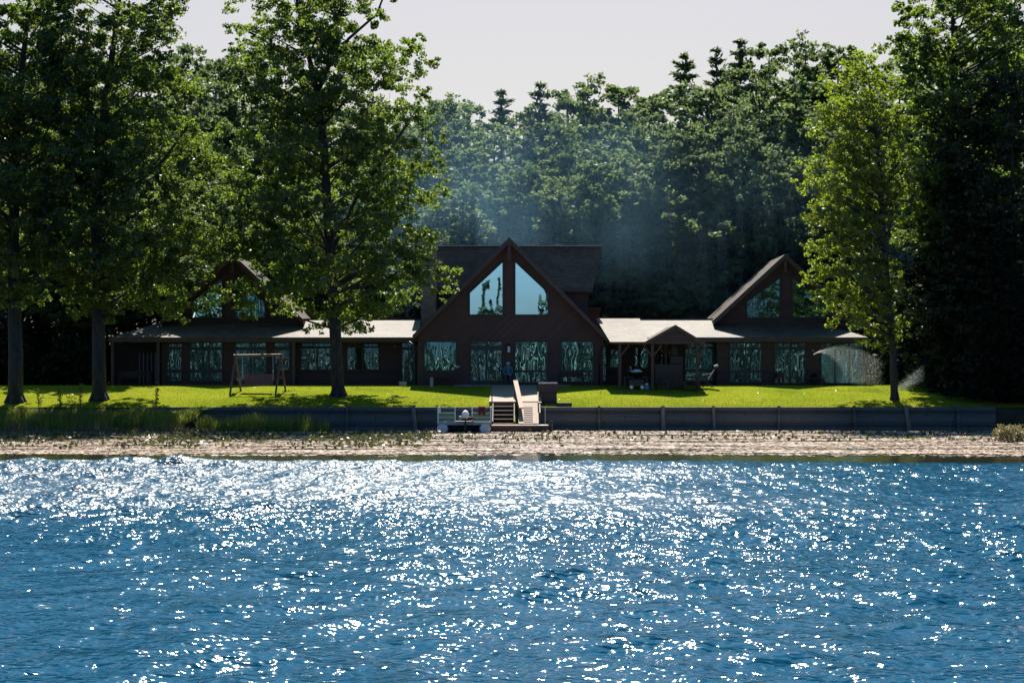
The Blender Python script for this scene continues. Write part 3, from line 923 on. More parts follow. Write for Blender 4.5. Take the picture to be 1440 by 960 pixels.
# walls of the links and the wings
DLK, DRK, DLW, DRW = 100.3, 100.3, 99.7, 99.1
def wall(px0, px1, d, depth=5.5, ztop=None):
    m = MB(); m.box(PX(px0, d), d, G, PX(px1, d), d + depth, ztop if ztop else ze - .05); return m.build('wall', M['siding'], H)
wall(400, 590, DLK); wall(846, 1012, DRK); wall(228, 412, DLW); wall(1008, 1216, DRW)
m = MB(); m.box(PX(160, 103), 103, G, PX(229, 103), 105, ze - .05); m.build('porch_wall', M['siding'], H)

# wing gables
def wing(pc, half, ypk, ybase, name_d=101.0):
    d = name_d
    yo = d - .75
    xm_ = PX(pc, yo); zt = pz(ypk, yo)
    hw = half * yo / F
    s = (zt - pz(ybase, yo)) / hw
    zb = zt - s * hw
    yb = yo + 7.2
    zw = zt - .16
    MB().prism([(xm_ - hw + .35, zb - .9), (xm_ + hw - .35, zb - .9), (xm_ + hw - .35, zw - s * (hw - .35)), (xm_, zw), (xm_ - hw + .35, zw - s * (hw - .35))], d, yb - .5).build('gable_wall', M['siding'], H)
    m = MB()
    m.prism([(xm_, zt), (xm_ - hw, zb), (xm_ - hw, zb - .24), (xm_, zt - .24)], yo + .06, yb)
    m.prism([(xm_ + .003, zt - .24), (xm_ + hw, zb - .24), (xm_ + hw, zb), (xm_ + .003, zt)], yo + .06, yb)
    m.build('gable_roof', M['roof'], H)
    m = MB()
    m.prism([(xm_ - .002, zt + .02), (xm_ - hw, zb + .02), (xm_ - hw, zb - .28), (xm_ - .002, zt - .32)], yo, yo + .055)
    m.prism([(xm_ + .002, zt - .32), (xm_ + hw, zb - .28), (xm_ + hw, zb + .02), (xm_ + .002, zt + .02)], yo, yo + .055)
    m.build('rake_board', M['trim'], H)
    m = MB(); m.box(xm_ - .09, yo + .1, zt - 1.1, xm_ + .09, yo + .28, zt - .28); m.build('king_post', M['trim'], H)
wing(1105, 101, 357, 450); wing(326, 101, 357, 450)


# windows: a frame standing proud of the wall, glass set back in it
def window(px0, py0, px1, py1, d, gl, vs=(), hs=(), name='window', fw=.075, dy=.0):
    x0, x1, z0, z1 = PX(px0, d), PX(px1, d), PZ(py1, d), PZ(py0, d)
    a, b = d - .075 - dy, d - .002 - dy
    m = MB()
    m.box(x0 - fw, a, z0 - fw, x0, b, z1 + fw); m.box(x1, a, z0 - fw, x1 + fw, b, z1 + fw)
    m.box(x0, a, z1, x1, b, z1 + fw); m.box(x0, a, z0 - fw, x1, b, z0)
    xs = [x0] + [PX(v, d) for v in vs] + [x1]
    for v in vs: x = PX(v, d); m.box(x - fw * .5, a + .008, z0, x + fw * .5, b, z1)
    for h in hs:
        z = PZ(h[0] if isinstance(h, tuple) else h, d)
        w = fw * (.5 if not isinstance(h, tuple) else h[1])
        m.box(x0, a + .014, z - w, x1, b, z + w)
    fr = m.build(name, M['frame'], H)
    m = MB(); m.box(x0, d - .036 - dy, z0, x1, d - .022 - dy, z1)
    m.build('pane', gl, fr)
    return fr


def gable_window(px0, px1, pyb, py_in, py_out, d, inner_right, gl):
    xa_, xb_ = PX(px0, d), PX(px1, d)
    zb, zi, zo = PZ(pyb, d), PZ(py_in, d), PZ(py_out, d)
    poly = [(xa_, zb), (xb_, zb), (xb_, zi if inner_right else zo), (xa_, zo if inner_right else zi)]
    c = Vector((sum(p[0] for p in poly) / 4, sum(p[1] for p in poly) / 4))
    m = MB()
    n = len(poly)
    fw = .10
    # mitred frame: each side is the strip between the opening and the same outline pushed outward
    outp = []
    for i in range(n):
        p0, p1, p2 = Vector(poly[i - 1]), Vector(poly[i]), Vector(poly[(i + 1) % n])
        e1 = (p1 - p0).normalized(); e2 = (p2 - p1).normalized()
        n1 = Vector((e1.y, -e1.x)); n2 = Vector((e2.y, -e2.x))
        bis = (n1 + n2).normalized()
        outp.append(p1 + bis * fw / max(.25, bis.dot(n1)))
    for i in range(n):
        j = (i + 1) % n
        m.prism([poly[i], tuple(outp[i]), tuple(outp[j]), poly[j]], d - .08, d - .002)
    fr = m.build('gable_window', M['frame'], H)
    m = MB(); m.prism(poly, d - .04, d - .024); m.build('pane', gl, fr)


gable_window(661, 706.5, 442, 369.5, 412, DC, True, M['glass_hi'])
gable_window(725, 770, 442, 369.5, 412, DC, False, M['glass_hi'])
gable_window(1051, 1096, 446, 392, 425, 101, True, M['glass_dim'])
gable_window(1115, 1160, 446, 392, 425, 101, False, M['glass_dim'])
gable_window(271, 312, 446, 392, 425, 101, True, M['glass_hi'])
gable_window(331, 372, 446, 392, 425, 101, False, M['glass_dim'])
# central block, ground floor
window(597.5, 481, 641, 520, DC, M['glass_lo'])
window(725, 481, 769, 537, DC, M['glass_lo'], hs=[(522, .9)], vs=[])
window(790, 481, 833.5, 536, DC, M['glass_lo'], hs=[(522, .9)])
dr = window(663, 481, 705, 541, DC, M['glass_dim'], vs=[684], hs=[(489, 1.1), (538, 1.2)], name='patio_door', fw=.11)
m = MB(); m.box(PX(681, DC), DC - .13, PZ(519, DC), PZ(0, 0) * 0 + PX(682, DC), DC - .07, PZ(513, DC)); m.build('handle', M['metal'], dr)
m = MB(); m.box(PX(661, DC), DC - .35, G, PX(706, DC), DC - .003, PZ(542.5, DC)); m.build('door_sill', M['lavender'], H)
# left link and wing
window(424, 489, 466, 519, DLK, M['glass_dim'], vs=[446], hs=[(489.5, .3)])
window(425, 483, 466, 487, DLK, M['glass_dim'], name='transom_window', fw=.05)
window(489, 489, 532, 519, DLK, M['glass_dim'], vs=[510])
window(512, 484, 531, 487, DLK, M['glass_dim'], name='transom_window', fw=.05)
window(566, 482, 583, 539, DLK, M['glass_dim'], hs=[(490, 1)], name='side_door')
window(235.5, 484, 255, 535, DLW, M['glass_dim'], hs=[(490, 1.3), (521.5, 1.5)])
window(268, 482.5, 312, 535, DLW, M['glass_dim'], vs=[286, 294.5], hs=[(490, 1.3), (521.5, 1.5)])
window(332, 482.5, 374, 535, DLW, M['glass_dim'], vs=[353, 358], hs=[(490, 1.3)])
window(387.5, 482.5, 407, 520, DLW, M['glass_dim'], hs=[(490, 1.3)])
m = MB()
for k in range(6): m.box(PX(195.5 + 5.6 * k, 102.9), 102.9, PZ(539, 102.9), PX(196.9 + 5.6 * k, 102.9), 102.96, PZ(496, 102.9))
m.build('reflection_slats', M['lavender'], H)  # pale slats standing in for tall narrow window reflections
# right link and wing
window(846.5, 484, 852, 535, DRK, M['glass_dim'], name='side_window', fw=.05)
window(858, 492, 869, 516, DRK, M['glass_lo'])
window(893, 490, 911, 517, DRK, M['glass_lo'])
window(926, 493, 943, 514, DRK, M['glass_lo'])
window(964, 484, 1005, 535, DRK, M['glass_lo'], vs=[983], hs=[(489, 1), (521, 1)])
window(1027, 483, 1070, 537, DRW, M['glass_lo'], hs=[(490, 1.2), (522, 1.2)])
window(1090, 483, 1131, 538, DRW, M['glass_lo'], vs=[1111], hs=[(489.5, 1.2)], name='patio_door')
window(1155, 483, 1213, 538, DRW, M['glass_lo'], vs=[1174, 1194], hs=[(489.5, 1.2)])
# small panes bar below the big centre window
m = MB(); m.box(PX(745, DC), DC - .068, PZ(537, DC), PX(748.5, DC), DC - .018, PZ(523.5, DC)); m.build('mullion', M['frame'], H)
m = MB(); m.box(PX(1046, DRW), DRW - .068, PZ(537, DRW), PX(1049, DRW), DRW - .018, PZ(523.5, DRW)); m.build('mullion', M['frame'], H)
# wall lanterns
def lantern(px, py, d):
    p = W(px, py, d - .14)
    m = MB(); m.box(p.x - .03, d - .1, p.z + .17, p.x + .03, d - .003, p.z + .23); m.lathe((p.x, p.y, p.z + .17), [(.14, 0), (.14, .02), (.03, .12)], 8); m.box(p.x - .11, p.y - .11, p.z - .21, p.x + .11, p.y + .11, p.z - .18)
    for sx in (-1, 1):
        for sy in (-1, 1): m.box(p.x + sx * .1 - .012, p.y + sy * .1 - .012, p.z - .18, p.x + sx * .1 + .012, p.y + sy * .1 + .012, p.z + .17)
    l = m.build('wall_lantern', M['black'], H)
    m = MB(); m.lathe((p.x, p.y, p.z - .175), [(.085, 0), (.085, .34)], 10); m.build('lamp_glass', M['lamp'], l)
lantern(715.5, 491, DC)
def bulb_light(px, py, d):
    p = W(px, py, d - .1)
    m = MB(); m.lathe((p.x, p.y, p.z - .04), [(.05, 0), (.09, .05), (.05, .1)], 8); m.build('wall_light', M['lavender'], H)
bulb_light(555, 487, DLK); bulb_light(1143, 493, DRW)
# porch posts
for px in (158.5, 222.5, 413, ):
    d = YE + .25
    m = MB(); x = PX(px, d); m.box(x - .09, d - .09, G, x + .09, d + .09, ze - .23); m.build('porch_post', M['trim'], H, .01)
# gutter and downspout on the right of the central gable
g0 = W(855, 480, 97.6)
m = MB(); m.tube([g0, W(852, 484, 97.75), W(843, 492, 97.85), W(842.5, 498, 97.9), Vector((PX(842.5, 97.9), 97.9, G))], .045, 8); m.build('downspout', M['frame'], H, smooth=True)
m = MB(); m.tube([W(575, 480, 98.1), W(586, 488, 98.2), Vector((PX(586.5, 98.2), 98.2, G))], .04, 8); m.build('downspout', M['frame'], H, smooth=True)
m = MB(); m.beam(W(851, 476, 97.3), W(866, 476.4, 97.5), .07, .05); m.build('gutter_end', M['trim'], H)

# ------------------------------------------------------------------ porch pavilion in front of the right link
DP = 95.2
PVZ = float(terrain(PX(930, DP), DP))
P = empty('porch_pavilion', (PX(930, DP), DP, PVZ), 'open timber pavilion with a small dark gable sheltering the grill and firewood', 'pavilion')
def zz_(py, d=DP): return PZ(py, d)
pk = W(950, 457, DP - .35); bl = W(906, 481.5, DP - .35); brr = W(991, 481.5, DP - .35)
rear = YR + .1
zrise = .05
m = MB()
t = Vector((0, 0, .12))
yb_ = 101.0
# two little roof slopes running back over the low roof, and the wide flare left of them
m.slab([Vector((bl.x, DP - .28, bl.z)), Vector((pk.x, DP - .28, pk.z)), Vector((pk.x, yb_, pk.z + .05)), Vector((bl.x, 98.7, bl.z + .12))], .1)
m.slab([Vector((pk.x + .004, DP - .28, pk.z)), Vector((brr.x, DP - .28, brr.z)), Vector((brr.x, 98.7, brr.z + .12)), Vector((pk.x + .004, yb_, pk.z + .05))], .1)
m.build('gable_roof', M['roof'], P)
xfl, xfr = PX(858, DP - .3), bl.x + .25
zf = W(0, 480.5, DP - .3).z
m = MB()
m.slab([Vector((xfl, DP - .3, zf)), Vector((xfr, DP - .3, zf)), Vector((xfr, YR - .12, zq + .05)), Vector((xfl - .45, YR - .12, zq + .05))], .1)
m.build('shed_roof', M['roof'], P)
m = MB(); m.prism([(bl.x + .15, bl.z - .06), (brr.x - .15, brr.z - .06), (pk.x, pk.z - .1)], DP - .22, DP - .12); m.build('gable_panel', M['siding'], P)
m = MB()
for e in (bl, brr):
    o_ = [(pk.x, pk.z + .02), (e.x, e.z + .02), (e.x, e.z - .16), (pk.x, pk.z - .17)]
    m.prism(o_ if e is bl else o_[::-1], DP - .34, DP - .285)
m.build('rake_board', M['trim'], P)
m = MB(); m.box(PX(864, DP), DP - .07, zz_(484), PX(992, DP), DP + .07, zz_(480.5)); m.build('beam', M['darkwood'], P, .008)
for px in (871.5, 917.5, 981):
    x = PX(px, DP); zg = float(terrain(x, DP)) - .05
    m = MB(); m.box(x - .085, DP - .085, zg, x + .085, DP + .085, zz_(484.2))
    po = m.build('post', M['darkwood'], P, .008)
    m = MB()
    for s in ((1,) if px < 900 else (-1, 1)):
        m.beam((x + s * .06, DP, zz_(500)), (x + s * .52, DP, zz_(485)), .10, .10)
    m.build('brace', M['darkwood'], po)
xr_ = PX(936, 98.3)
m = MB(); m.box(xr_ - .08, 98.2, G, xr_ + .08, 98.36, ze - .3)
po = m.build('post', M['swingwood'], P)
m = MB()
for s in (-1, 1): m.beam((xr_ + s * .06, 98.28, PZ(497, 98.3)), (xr_ + s * .42, 98.28, PZ(485, 98.3)), .11, .1)
m.build('brace', M['swingwood'], po)

# patio slab
tag(MB().hexa([Vector(p) for p in ((PX(640, 98), 96.6, G), (PX(800, 98), 96.6, G), (PX(800, 98), 98, G), (PX(640, 98), 98, G), (PX(640, 98), 96.6, HOUSE_Z + .035), (PX(800, 98), 96.6, HOUSE_Z + .035), (PX(800, 98), 98, HOUSE_Z + .035), (PX(640, 98), 98, HOUSE_Z + .035))]).build('patio', M['concrete']), kind='structure')
# ------------------------------------------------------------------ timber seawall
SW = empty('seawall', (0, WALLY, 0), 'long dark timber retaining wall holding the lawn above the lily bed', 'retaining wall')
m = MB()
zt_ = 1.23
nz = 6
wr = random.Random(4)
for i in range(nz):
    x = -19.5
    while x < 25.2:
        L_ = wr.uniform(3.2, 5.2)
        z0 = -.25 + i * (zt_ + .25) / nz
        yy = WALLY - .20 + wr.uniform(-.018, .018)
        for xa_, xb_ in ((x, min(x + L_, -1.22)), (max(x, 1.52), min(x + L_, 25.2))):
            if xb_ - xa_ > .05: m.box(xa_, yy, z0 + .006, xb_ - .015, WALLY - .02 + wr.uniform(0, .01), z0 + (zt_ + .25) / nz - .006)
        x += L_
m.box(-1.26, WALLY - .02, -.3, -1.19, 90.05, 1.22); m.box(1.49, WALLY - .02, -.3, 1.56, 90.05, 1.22); m.box(-1.19, 90.0, -.3, 1.49, 90.06, 1.40)
m.build('plank_wall', M['timber'], SW, .012)
for px, lean in ((345, 0), (489, 0), (584, .10), (842, 0), (932, .02), (1003, .03), (1094, 0), (1200, .02), (1275, .12), (1345, 0)):
    x = PX(px, WALLY)
    m = MB(); w = .07 if px not in (584, 1275, 932) else .1
    m.hexa([(x - w + lean, WALLY - .38, -.4), (x + w + lean, WALLY - .38, -.4), (x + w + lean, WALLY - .215, -.4), (x - w + lean, WALLY - .215, -.4),
            (x - w - lean, WALLY - .38, 1.3), (x + w - lean, WALLY - .38, 1.3), (x + w - lean, WALLY - .215, 1.3), (x - w - lean, WALLY - .215, 1.3)])
    m.build('post', M['timberpost'] if px in (584, 1275, 932, 1003) else M['timber'], SW, .01)

# ------------------------------------------------------------------ boardwalk, stairs, gangway, dock
BZ = 1.50
BW = empty('boardwalk', (0, 92, 1.6), 'pinkish plank walk running from the patio down to the dock stairs', 'boardwalk')
m = MB()
xw0, xw1 = PX(688, 91), PX(757, 91)
n = 46
for i in range(n):
    t0, t1 = i / n, (i + 1) / n
    ya, yb = 90.0 + 6.7 * t0, 90.0 + 6.7 * t1 - .012
    za = BZ + (HOUSE_Z + .03 - BZ) * (t0 * 1.2 - .2 * t0 * t0); zb = BZ + (HOUSE_Z + .03 - BZ) * (t1 * 1.2 - .2 * t1 * t1)
    xa0 = xw0 + .1 * t0; xa1 = xw1 - .1 * t0 + (.03 if i % 3 else 0)
    m.hexa([(xa0, ya, za - .05), (xa1, ya, za - .05), (xa1, yb, zb - .05), (xa0, yb, zb - .05), (xa0, ya, za), (xa1, ya, za), (xa1, yb, zb), (xa0, yb, zb)])
m.build('planking', M['rampwood'], BW)
m = MB()
for x in (xw0 + .06, xw1 - .08): m.hexa([(x - .04, 90, BZ - .5), (x + .04, 90, BZ - .5), (x + .04, 96.6, 2.0), (x - .04, 96.6, 2.0), (x - .04, 90, BZ - .055), (x + .04, 90, BZ - .055), (x + .04, 96.6, 2.28), (x - .04, 96.6, 2.28)])
m.build('stringer', M['darkwood'], BW)
ST = empty('dock_stairs', (-.5, 88.9, .3), 'dark wooden steps between the boat and the slotted gangway', 'stairs')
sx0, sx1 = PX(694, 89), PX(722, 89)
for i in range(5):
    y = 89.95 - i * .36; z = BZ - .02 - (i + 1) * .215
    m = MB(); m.box(sx0, y - .37, z - .045, sx1, y - .03, z); m.build('tread', M['rampwood'], ST, .006)
m = MB()
for x in (sx0 - .06, sx1 + .02):
    m.hexa([(x, 88.1, .0), (x + .05, 88.1, .0), (x + .05, 90, .9), (x, 90, .9), (x, 88.1, .5), (x + .05, 88.1, .5), (x + .05, 90, BZ - .06), (x, 90, BZ - .06)])
m.box(sx0, 89.93, .0, sx1, 89.97, BZ - .06)
m.build('stringer', M['darkwood'], ST)
for y_, z0_, z1_ in ((88.0, .3, 1.5), (89.8, .9, 2.1)): m = MB(); m.box(sx0 - .12, y_, z0_, sx0 - .06, y_ + .06, z1_); m.build('rail_post', M['darkwood'], ST)
RL = empty('stair_railing', (.2, 89.8, .3), 'solid plank railing with a pale sloping cap between stairs and gangway', 'railing')
ra, rb = W(725.5, 536, 92.0), W(731, 572, 88.6)
xr0 = .16
def railx(y): return PX(723, 92) + (PX(731, 88.6) - PX(723, 92)) * (92 - y) / 3.4
m = MB()
m.hexa([(railx(88.5), 88.5, .2), (railx(88.5) + .07, 88.5, .2), (railx(92) + .07, 92, 1.6), (railx(92), 92, 1.6),
        (railx(88.5), 88.5, rb.z), (railx(88.5) + .07, 88.5, rb.z), (railx(92) + .07, 92, ra.z), (railx(92), 92, ra.z)])
m.build('panel', M['swingwood'], RL)
m = MB()
m.hexa([(railx(88.4) - .05, 88.35, rb.z - .09), (railx(88.4) + .19, 88.35, rb.z - .09), (railx(92) + .19, 92, ra.z + .003), (railx(92) - .05, 92, ra.z + .003),
        (railx(88.4) - .05, 88.35, rb.z - .03), (railx(88.4) + .19, 88.35, rb.z - .03), (railx(92) + .19, 92, ra.z + .06), (railx(92) - .05, 92, ra.z + .06)])
m.build('cap_rail', M['rampwood'], RL)
GW = empty('gangway', (.9, 89, .3), 'pale sloping plank gangway with a column of dark slots leading to the dock', 'gangway')
ga, gb = (90.2, BZ + .06), (87.7, .40)
def gpt(t, x): return Vector((x, ga[0] + (gb[0] - ga[0]) * t, ga[1] + (gb[1] - ga[1]) * t))
gx0, gx1 = PX(729, 89.2), PX(757, 89.2)
c0, c1 = PX(736.5, 89.2), PX(749, 89.2)
m = MB()
def plankq(t0, t1, xa, xb): m.slab([gpt(t1, xa), gpt(t1, xb), gpt(t0, xb), gpt(t0, xa)], .05)
plankq(0, 1, gx0, c0); plankq(0, 1, c1, gx1)
ts = [.30 + k * .078 for k in range(9)]
plankq(0, ts[0], c0 + .002, c1 - .002)
for k in range(8): plankq(ts[k] + .040, ts[k + 1], c0 + .002, c1 - .002)
plankq(ts[8] + .04, 1, c0 + .002, c1 - .002)
m.build('planking', M['rampwood'], GW)
m = MB()
for x in (gx0 + .03, gx1 - .03): m.slab([gpt(1, x - .03) - Vector((0, 0, .052)), gpt(1, x + .03) - Vector((0, 0, .052)), gpt(0, x + .03) - Vector((0, 0, .052)), gpt(0, x - .03) - Vector((0, 0, .052))], .2)
m.slab([gpt(.98, gx0 + .07) - Vector((0, 0, .24)), gpt(.98, gx1 - .07) - Vector((0, 0, .24)), gpt(.02, gx1 - .07) - Vector((0, 0, .24)), gpt(.02, gx0 + .07) - Vector((0, 0, .24))], .03)
m.build('stringer', M['darkwood'], GW)
m = MB(); m.slab([Vector((gx1 + .03, 88.0, .95)), Vector((gx1 + .10, 88.0, .95)), Vector((gx1 + .10, 90.6, 1.95)), Vector((gx1 + .03, 90.6, 1.95))], .75); m.build('side_panel', M['darkwood'], GW)
m = MB(); m.slab([Vector((gx1 - .02, 89.2, 1.46)), Vector((gx1 + .16, 89.2, 1.46)), Vector((gx1 + .16, 90.6, 2.0)), Vector((gx1 - .02, 90.6, 2.0))], .04); m.build('cap_rail', M['rampwood'], GW)
m = MB(); m.tube([(gx1 + .34, 88.4, .2), (gx1 + .34, 88.4, 1.2)], .025, 8); m.build('pole', M['alu'], GW)
DK = empty('dock', (.4, 87, .2), 'low floating dock with pink planks and a dark edge below the gangway', 'dock')
m = MB()
dx0, dx1 = PX(691, 86.6), PX(771, 86.6)
for i in range(14):
    y = 86.2 + i * .15
    m.box(dx0, y, .30, dx1 + (.02 if i % 2 else 0), y + .138, .34)
m.build('planking', M['rampwood'], DK)
m = MB(); m.box(dx0 - .01, 86.15, -.1, dx1 + .03, 86.195, .335); m.box(dx0, 86.2, .0, dx0 + .05, 88.3, .295); m.box(dx1 - .05, 86.2, 0, dx1, 88.3, .295); m.box(dx0 + .1, 86.4, -.3, dx0 + .9, 88.2, .2); m.box(dx1 - .9, 86.4, -.3, dx1 - .1, 88.2, .2)
m.build('dock_frame', M['darkwood'], DK)
m = MB(); m.lathe((dx1 + .14, 86.4, -.4), [(.085, 0), (.085, .92), (.07, .97)], 10); m.build('mooring_post', M['timber'], DK)
m = MB(); m.slab([Vector((dx1 - .35, 86.19, .347)), Vector((dx1 - .05, 86.19, .347)), Vector((dx1 - .15, 86.9, .347)), Vector((dx1 - .7, 86.9, .347))], .003); m.build('deck_plate', M['alu'], DK)
# clad box beside the gangway
BX = empty('clad_box', (PX(770, 90), 90, 1.2), 'square brown clad box with a flat cap beside the gangway', 'box')
bx0, bx1 = PX(758.5, 90), PX(783, 90)
m = MB(); m.box(bx0, 90, .6, bx1, 90.9, PZ(539.5, 90)); m.build('body', M['siding'], BX, .01)
m = MB(); m.box(bx0 - .04, 89.95, PZ(539.5, 90) + .002, bx1 + .04, 90.95, PZ(537.7, 90)); m.build('cap', M['lavender'], BX, .008)
m = MB(); m.box(bx1 + .01, 89.2, .6, PX(804, 89.5), 90.2, PZ(566, 89.5)); m.build('ledge', M['darkwood'], BX, .01)

# ------------------------------------------------------------------ pontoon boat, seen from its stern
PB = empty('pontoon_boat', (PX(652, 86), 86.6, .4), 'small aluminium pontoon boat with green side panels moored left of the stairs', 'boat')
bx0, bx1 = PX(614.5, 85.6), PX(690.5, 85.6)
zd = PZ(593.5, 85.6)
for px in (622.5, 682):
    x = PX(px, 85.6); m = MB()
    rr = .28
    m.tube([(x, 85.45, .19), (x, 85.5, .19), (x, 88.2, .19), (x, 88.6, .30), (x, 88.75, .42)], [rr * .8, rr, rr, rr * .7, .05], 18)
    m.build('pontoon', M['alu'], PB, smooth=False)
m = MB(); m.box(bx0, 85.5, zd - .06, bx1, 88.4, zd); m.build('deck', M['alu'], PB, .01)
m = MB(); m.box(bx0 + .02, 85.46, zd - .13, bx1 - .02, 85.498, zd + .02); m.build('deck_edge', M['lavender'], PB)
ztop = PZ(572.5, 85.6)
for a_, b_ in ((616, 640), (664, 690)):
    x0, x1 = PX(a_, 85.6), PX(b_, 85.6)
    m = MB(); h = ztop - zd
    for x in (x0, x1): m.box(x - .03, 85.55, zd, x + .03, 85.61, ztop)
    for f in (0, .30, .62, .97): m.box(x0 + .03, 85.56, zd + h * f, x1 - .03, 85.60, zd + h * f + .035)
    xs_ = x0 if a_ < 640 else x1
    for f in (.30, .62, .97): m.box(xs_ - .02, 85.62, zd + h * f, xs_ + .02, 88.3, zd + h * f + .035)
    for y in (86.6, 87.6, 88.3): m.box(xs_ - .025, y, zd, xs_ + .025, y + .05, ztop)
    rl = m.build('railing', M['alu'], PB)
    m = MB(); m.box(x0 + .04, 85.605, zd + .04, x1 - .04, 85.615, zd + h * .62); m.box(xs_ - .008, 85.63, zd + .04, xs_ + .008, 88.28, zd + h * .62)
    m.build('side_panel', M['panelgreen'], rl)
x = PX(654.5, 85.3)
m = MB(); m.box(PX(641, 85.5), 85.35, zd - .02, PX(666, 85.5), 85.45, zd + .06); m.build('motor_board', M['rampwood'], PB)
m = MB(); m.tube([(x, 85.2, -.3), (x, 85.2, .75)], .045, 8); m.box(x - .05, 85.15, .1, x + .05, 85.3, .45); m.tube([(x, 85.3, .8), (x + .1, 85.7, .9)], .02, 6); ob = m.build('outboard_motor', M['black'], PB)
m = MB(); m.lathe((x, 85.22, .72), [(.13, 0), (.19, .08), (.18, .24), (.10, .36), (.03, .40)], 14); m.build('cowling', M['white'], ob, smooth=True)
m = MB(); m.ball((x + .24, 85.3, .72), (.15, .1, .08)); m.build('fuel_can', M['red'], ob, smooth=True)
m = MB(); m.ball((x - .26, 85.3, .73), (.09, .09, .11)); m.build('bait_jug', M['lavender'], ob, smooth=True)
m = MB()
c = W(677.5, 578, 85.42)
m.ball((c.x - .10, c.y, c.z + .02), (.10, .07, .24), 10, 8); m.ball((c.x + .11, c.y, c.z + .02), (.10, .07, .24), 10, 8); m.ball((c.x, c.y + .04, c.z + .1), (.18, .05, .14), 10, 8)
tag(m.build('life_vest', M['red'], None, smooth=True), 'dark red life vest hung on the stern rail of the pontoon boat', 'life vest')

# ------------------------------------------------------------------ bench swing
def ter(x, y): return float(terrain(x, y)) + .01
sy = 93.4
sx = PX(361, sy)
S = empty('bench_swing', (sx, sy, ter(sx, sy)), 'reddish wooden bench swing on an A-frame left of the lone oak', 'swing')
za = PZ(500, sy)
xL, xR = PX(331, sy), PX(394.5, sy)
m = MB(); m.tube([(xL - .1, sy + .03, za), (xR + .12, sy, za + .04)], .07, 8); m.build('top_beam', M['swingwood'], S)
for x in (xL, xR):
    for s in (-1, 1):
        y = sy + s * .72
        xe = x + s * .19
        m = MB(); m.beam((xe, y, ter(xe, y) - .05), (x - s * .02, sy - s * .03, za + .07), .12, .09, (1, 0, 0)); m.build('leg', M['swingwood'], S)
    zc = ter(x, sy) + .86
    m = MB(); m.box(x - .04, sy - .46, zc - .04, x + .04, sy + .46, zc + .04); m.box(x - .13, sy - .5, zc + .043, x + .16, sy + .44, zc + .07); m.build('side_table', M['swingwood'], S)
bz = PZ(541, sy); bt = PZ(525.5, sy)
x0, x1 = PX(342, sy), PX(383, sy)
m = MB()
for k in range(9):
    xx = x0 + (x1 - x0) * (k + .5) / 9
    m.hexa([(xx - .085, sy + .20, bz), (xx + .085, sy + .20, bz), (xx + .085, sy + .23, bz), (xx - .085, sy + .23, bz), (xx - .085, sy + .34, bt - .02 * (k % 2)), (xx + .085, sy + .34, bt - .02 * (k % 2)), (xx + .085, sy + .37, bt - .02 * (k % 2)), (xx - .085, sy + .37, bt - .02 * (k % 2))])
m.build('backrest', M['swingwood'], S)
m = MB()
for k in range(5): m.box(x0, sy - .3 + k * .1, bz - .03, x1, sy - .21 + k * .1, bz)
m.build('seat', M['swingwood'], S)
for x in (x0 - .04, x1 + .04):
    m = MB(); m.box(x - .035, sy - .32, bz + .24, x + .035, sy + .3, bz + .28); m.box(x - .025, sy - .3, bz, x + .025, sy - .25, bz + .24); m.build('armrest', M['swingwood'], S)
    m = MB()
    for yy in (-.28, .28): m.tube([(x, sy + yy, bz + .28), (x, sy + yy * .3, bz + .75)], .012, 5)
    m.tube([(x, sy, bz + .70), (x, sy, za)], .016, 5); m.build('chain', M['metal'], S)

# ------------------------------------------------------------------ benches and small things at the house
def bench(px0, px1, d, top, label, col='darkwood'):
    x0, x1 = PX(px0, d), PX(px1, d); zg = HOUSE_Z + .03
    B = empty('garden_bench', ((x0 + x1) / 2, d, zg), label, 'bench', 'benches along the house front')
    zt = PZ(top, d)
    m = MB()
    for k in range(5): m.box(x0, d - .5 + k * .095, zg + .42, x1, d - .5 + k * .095 + .082, zg + .45)
    m.build('seat', M[col], B)
    m = MB()
    k = int((x1 - x0) / .11)
    for i in range(k): xx = x0 + (x1 - x0) * (i + .5) / k; m.box(xx - .045, d - .05, zg + .5, xx + .045, d - .025, zt - .06)
    m.box(x0, d - .06, zt - .06, x1, d - .015, zt); m.box(x0, d - .06, zg + .47, x1, d - .015, zg + .52)
    m.build('backrest', M[col], B)
    for x in (x0 + .03, x1 - .03):
        for y, z in ((d - .48, .62), (d - .04, zt - zg - .02)):
            m = MB(); m.box(x - .03, y - .03, zg - .03, x + .03, y + .03, zg + z); m.build('leg', M[col], B)
        m = MB(); m.box(x - .035, d - .52, zg + .622, x + .035, d - .075, zg + .65); m.build('armrest', M[col], B)
    return B
bench(605, 642, 97.5, 521, 'long brown slatted bench under the window left of the patio door')
bench(789, 821, 97.5, 520.5, 'brown slatted bench under the right window of the central gable')
bench(169, 214, 100.2, 522, 'dark slatted bench in the open porch at the left end')
def lampstake(px, d, top, label):
    x = PX(px, d); zg = ter(x, d)
    Q = empty('garden_light', (x, d, zg), label, 'garden light')
    m = MB(); m.tube([(x, d, zg - .05), (x, d, PZ(top, d) - .1)], .022, 6); m.build('stake', M['black'], Q)
    m = MB(); m.lathe((x, d, PZ(top, d) - .13), [(.05, 0), (.12, .03), (.15, .10), (.04, .17)], 10); m.build('lamp_head', M['lavender'], Q)
lampstake(643.5, 96.9, 514.5, 'thin garden light with a pale head beside the left patio bench')
x = PX(607, 96.4)
m = MB(); m.lathe((x, 96.4, ter(x, 96.4) - .03), [(.10, 0), (.10, .55), (.08, .58)], 10)
tag(m.build('stone_bollard', M['lavender'], None), 'short pale grey post in front of the left patio bench', 'post')
x = PX(567, 97.4); zg = ter(x, 97.4)
UB = empty('utility_box', (x, 97.4, zg), 'small pale cream box on the grass left of the central gable', 'box')
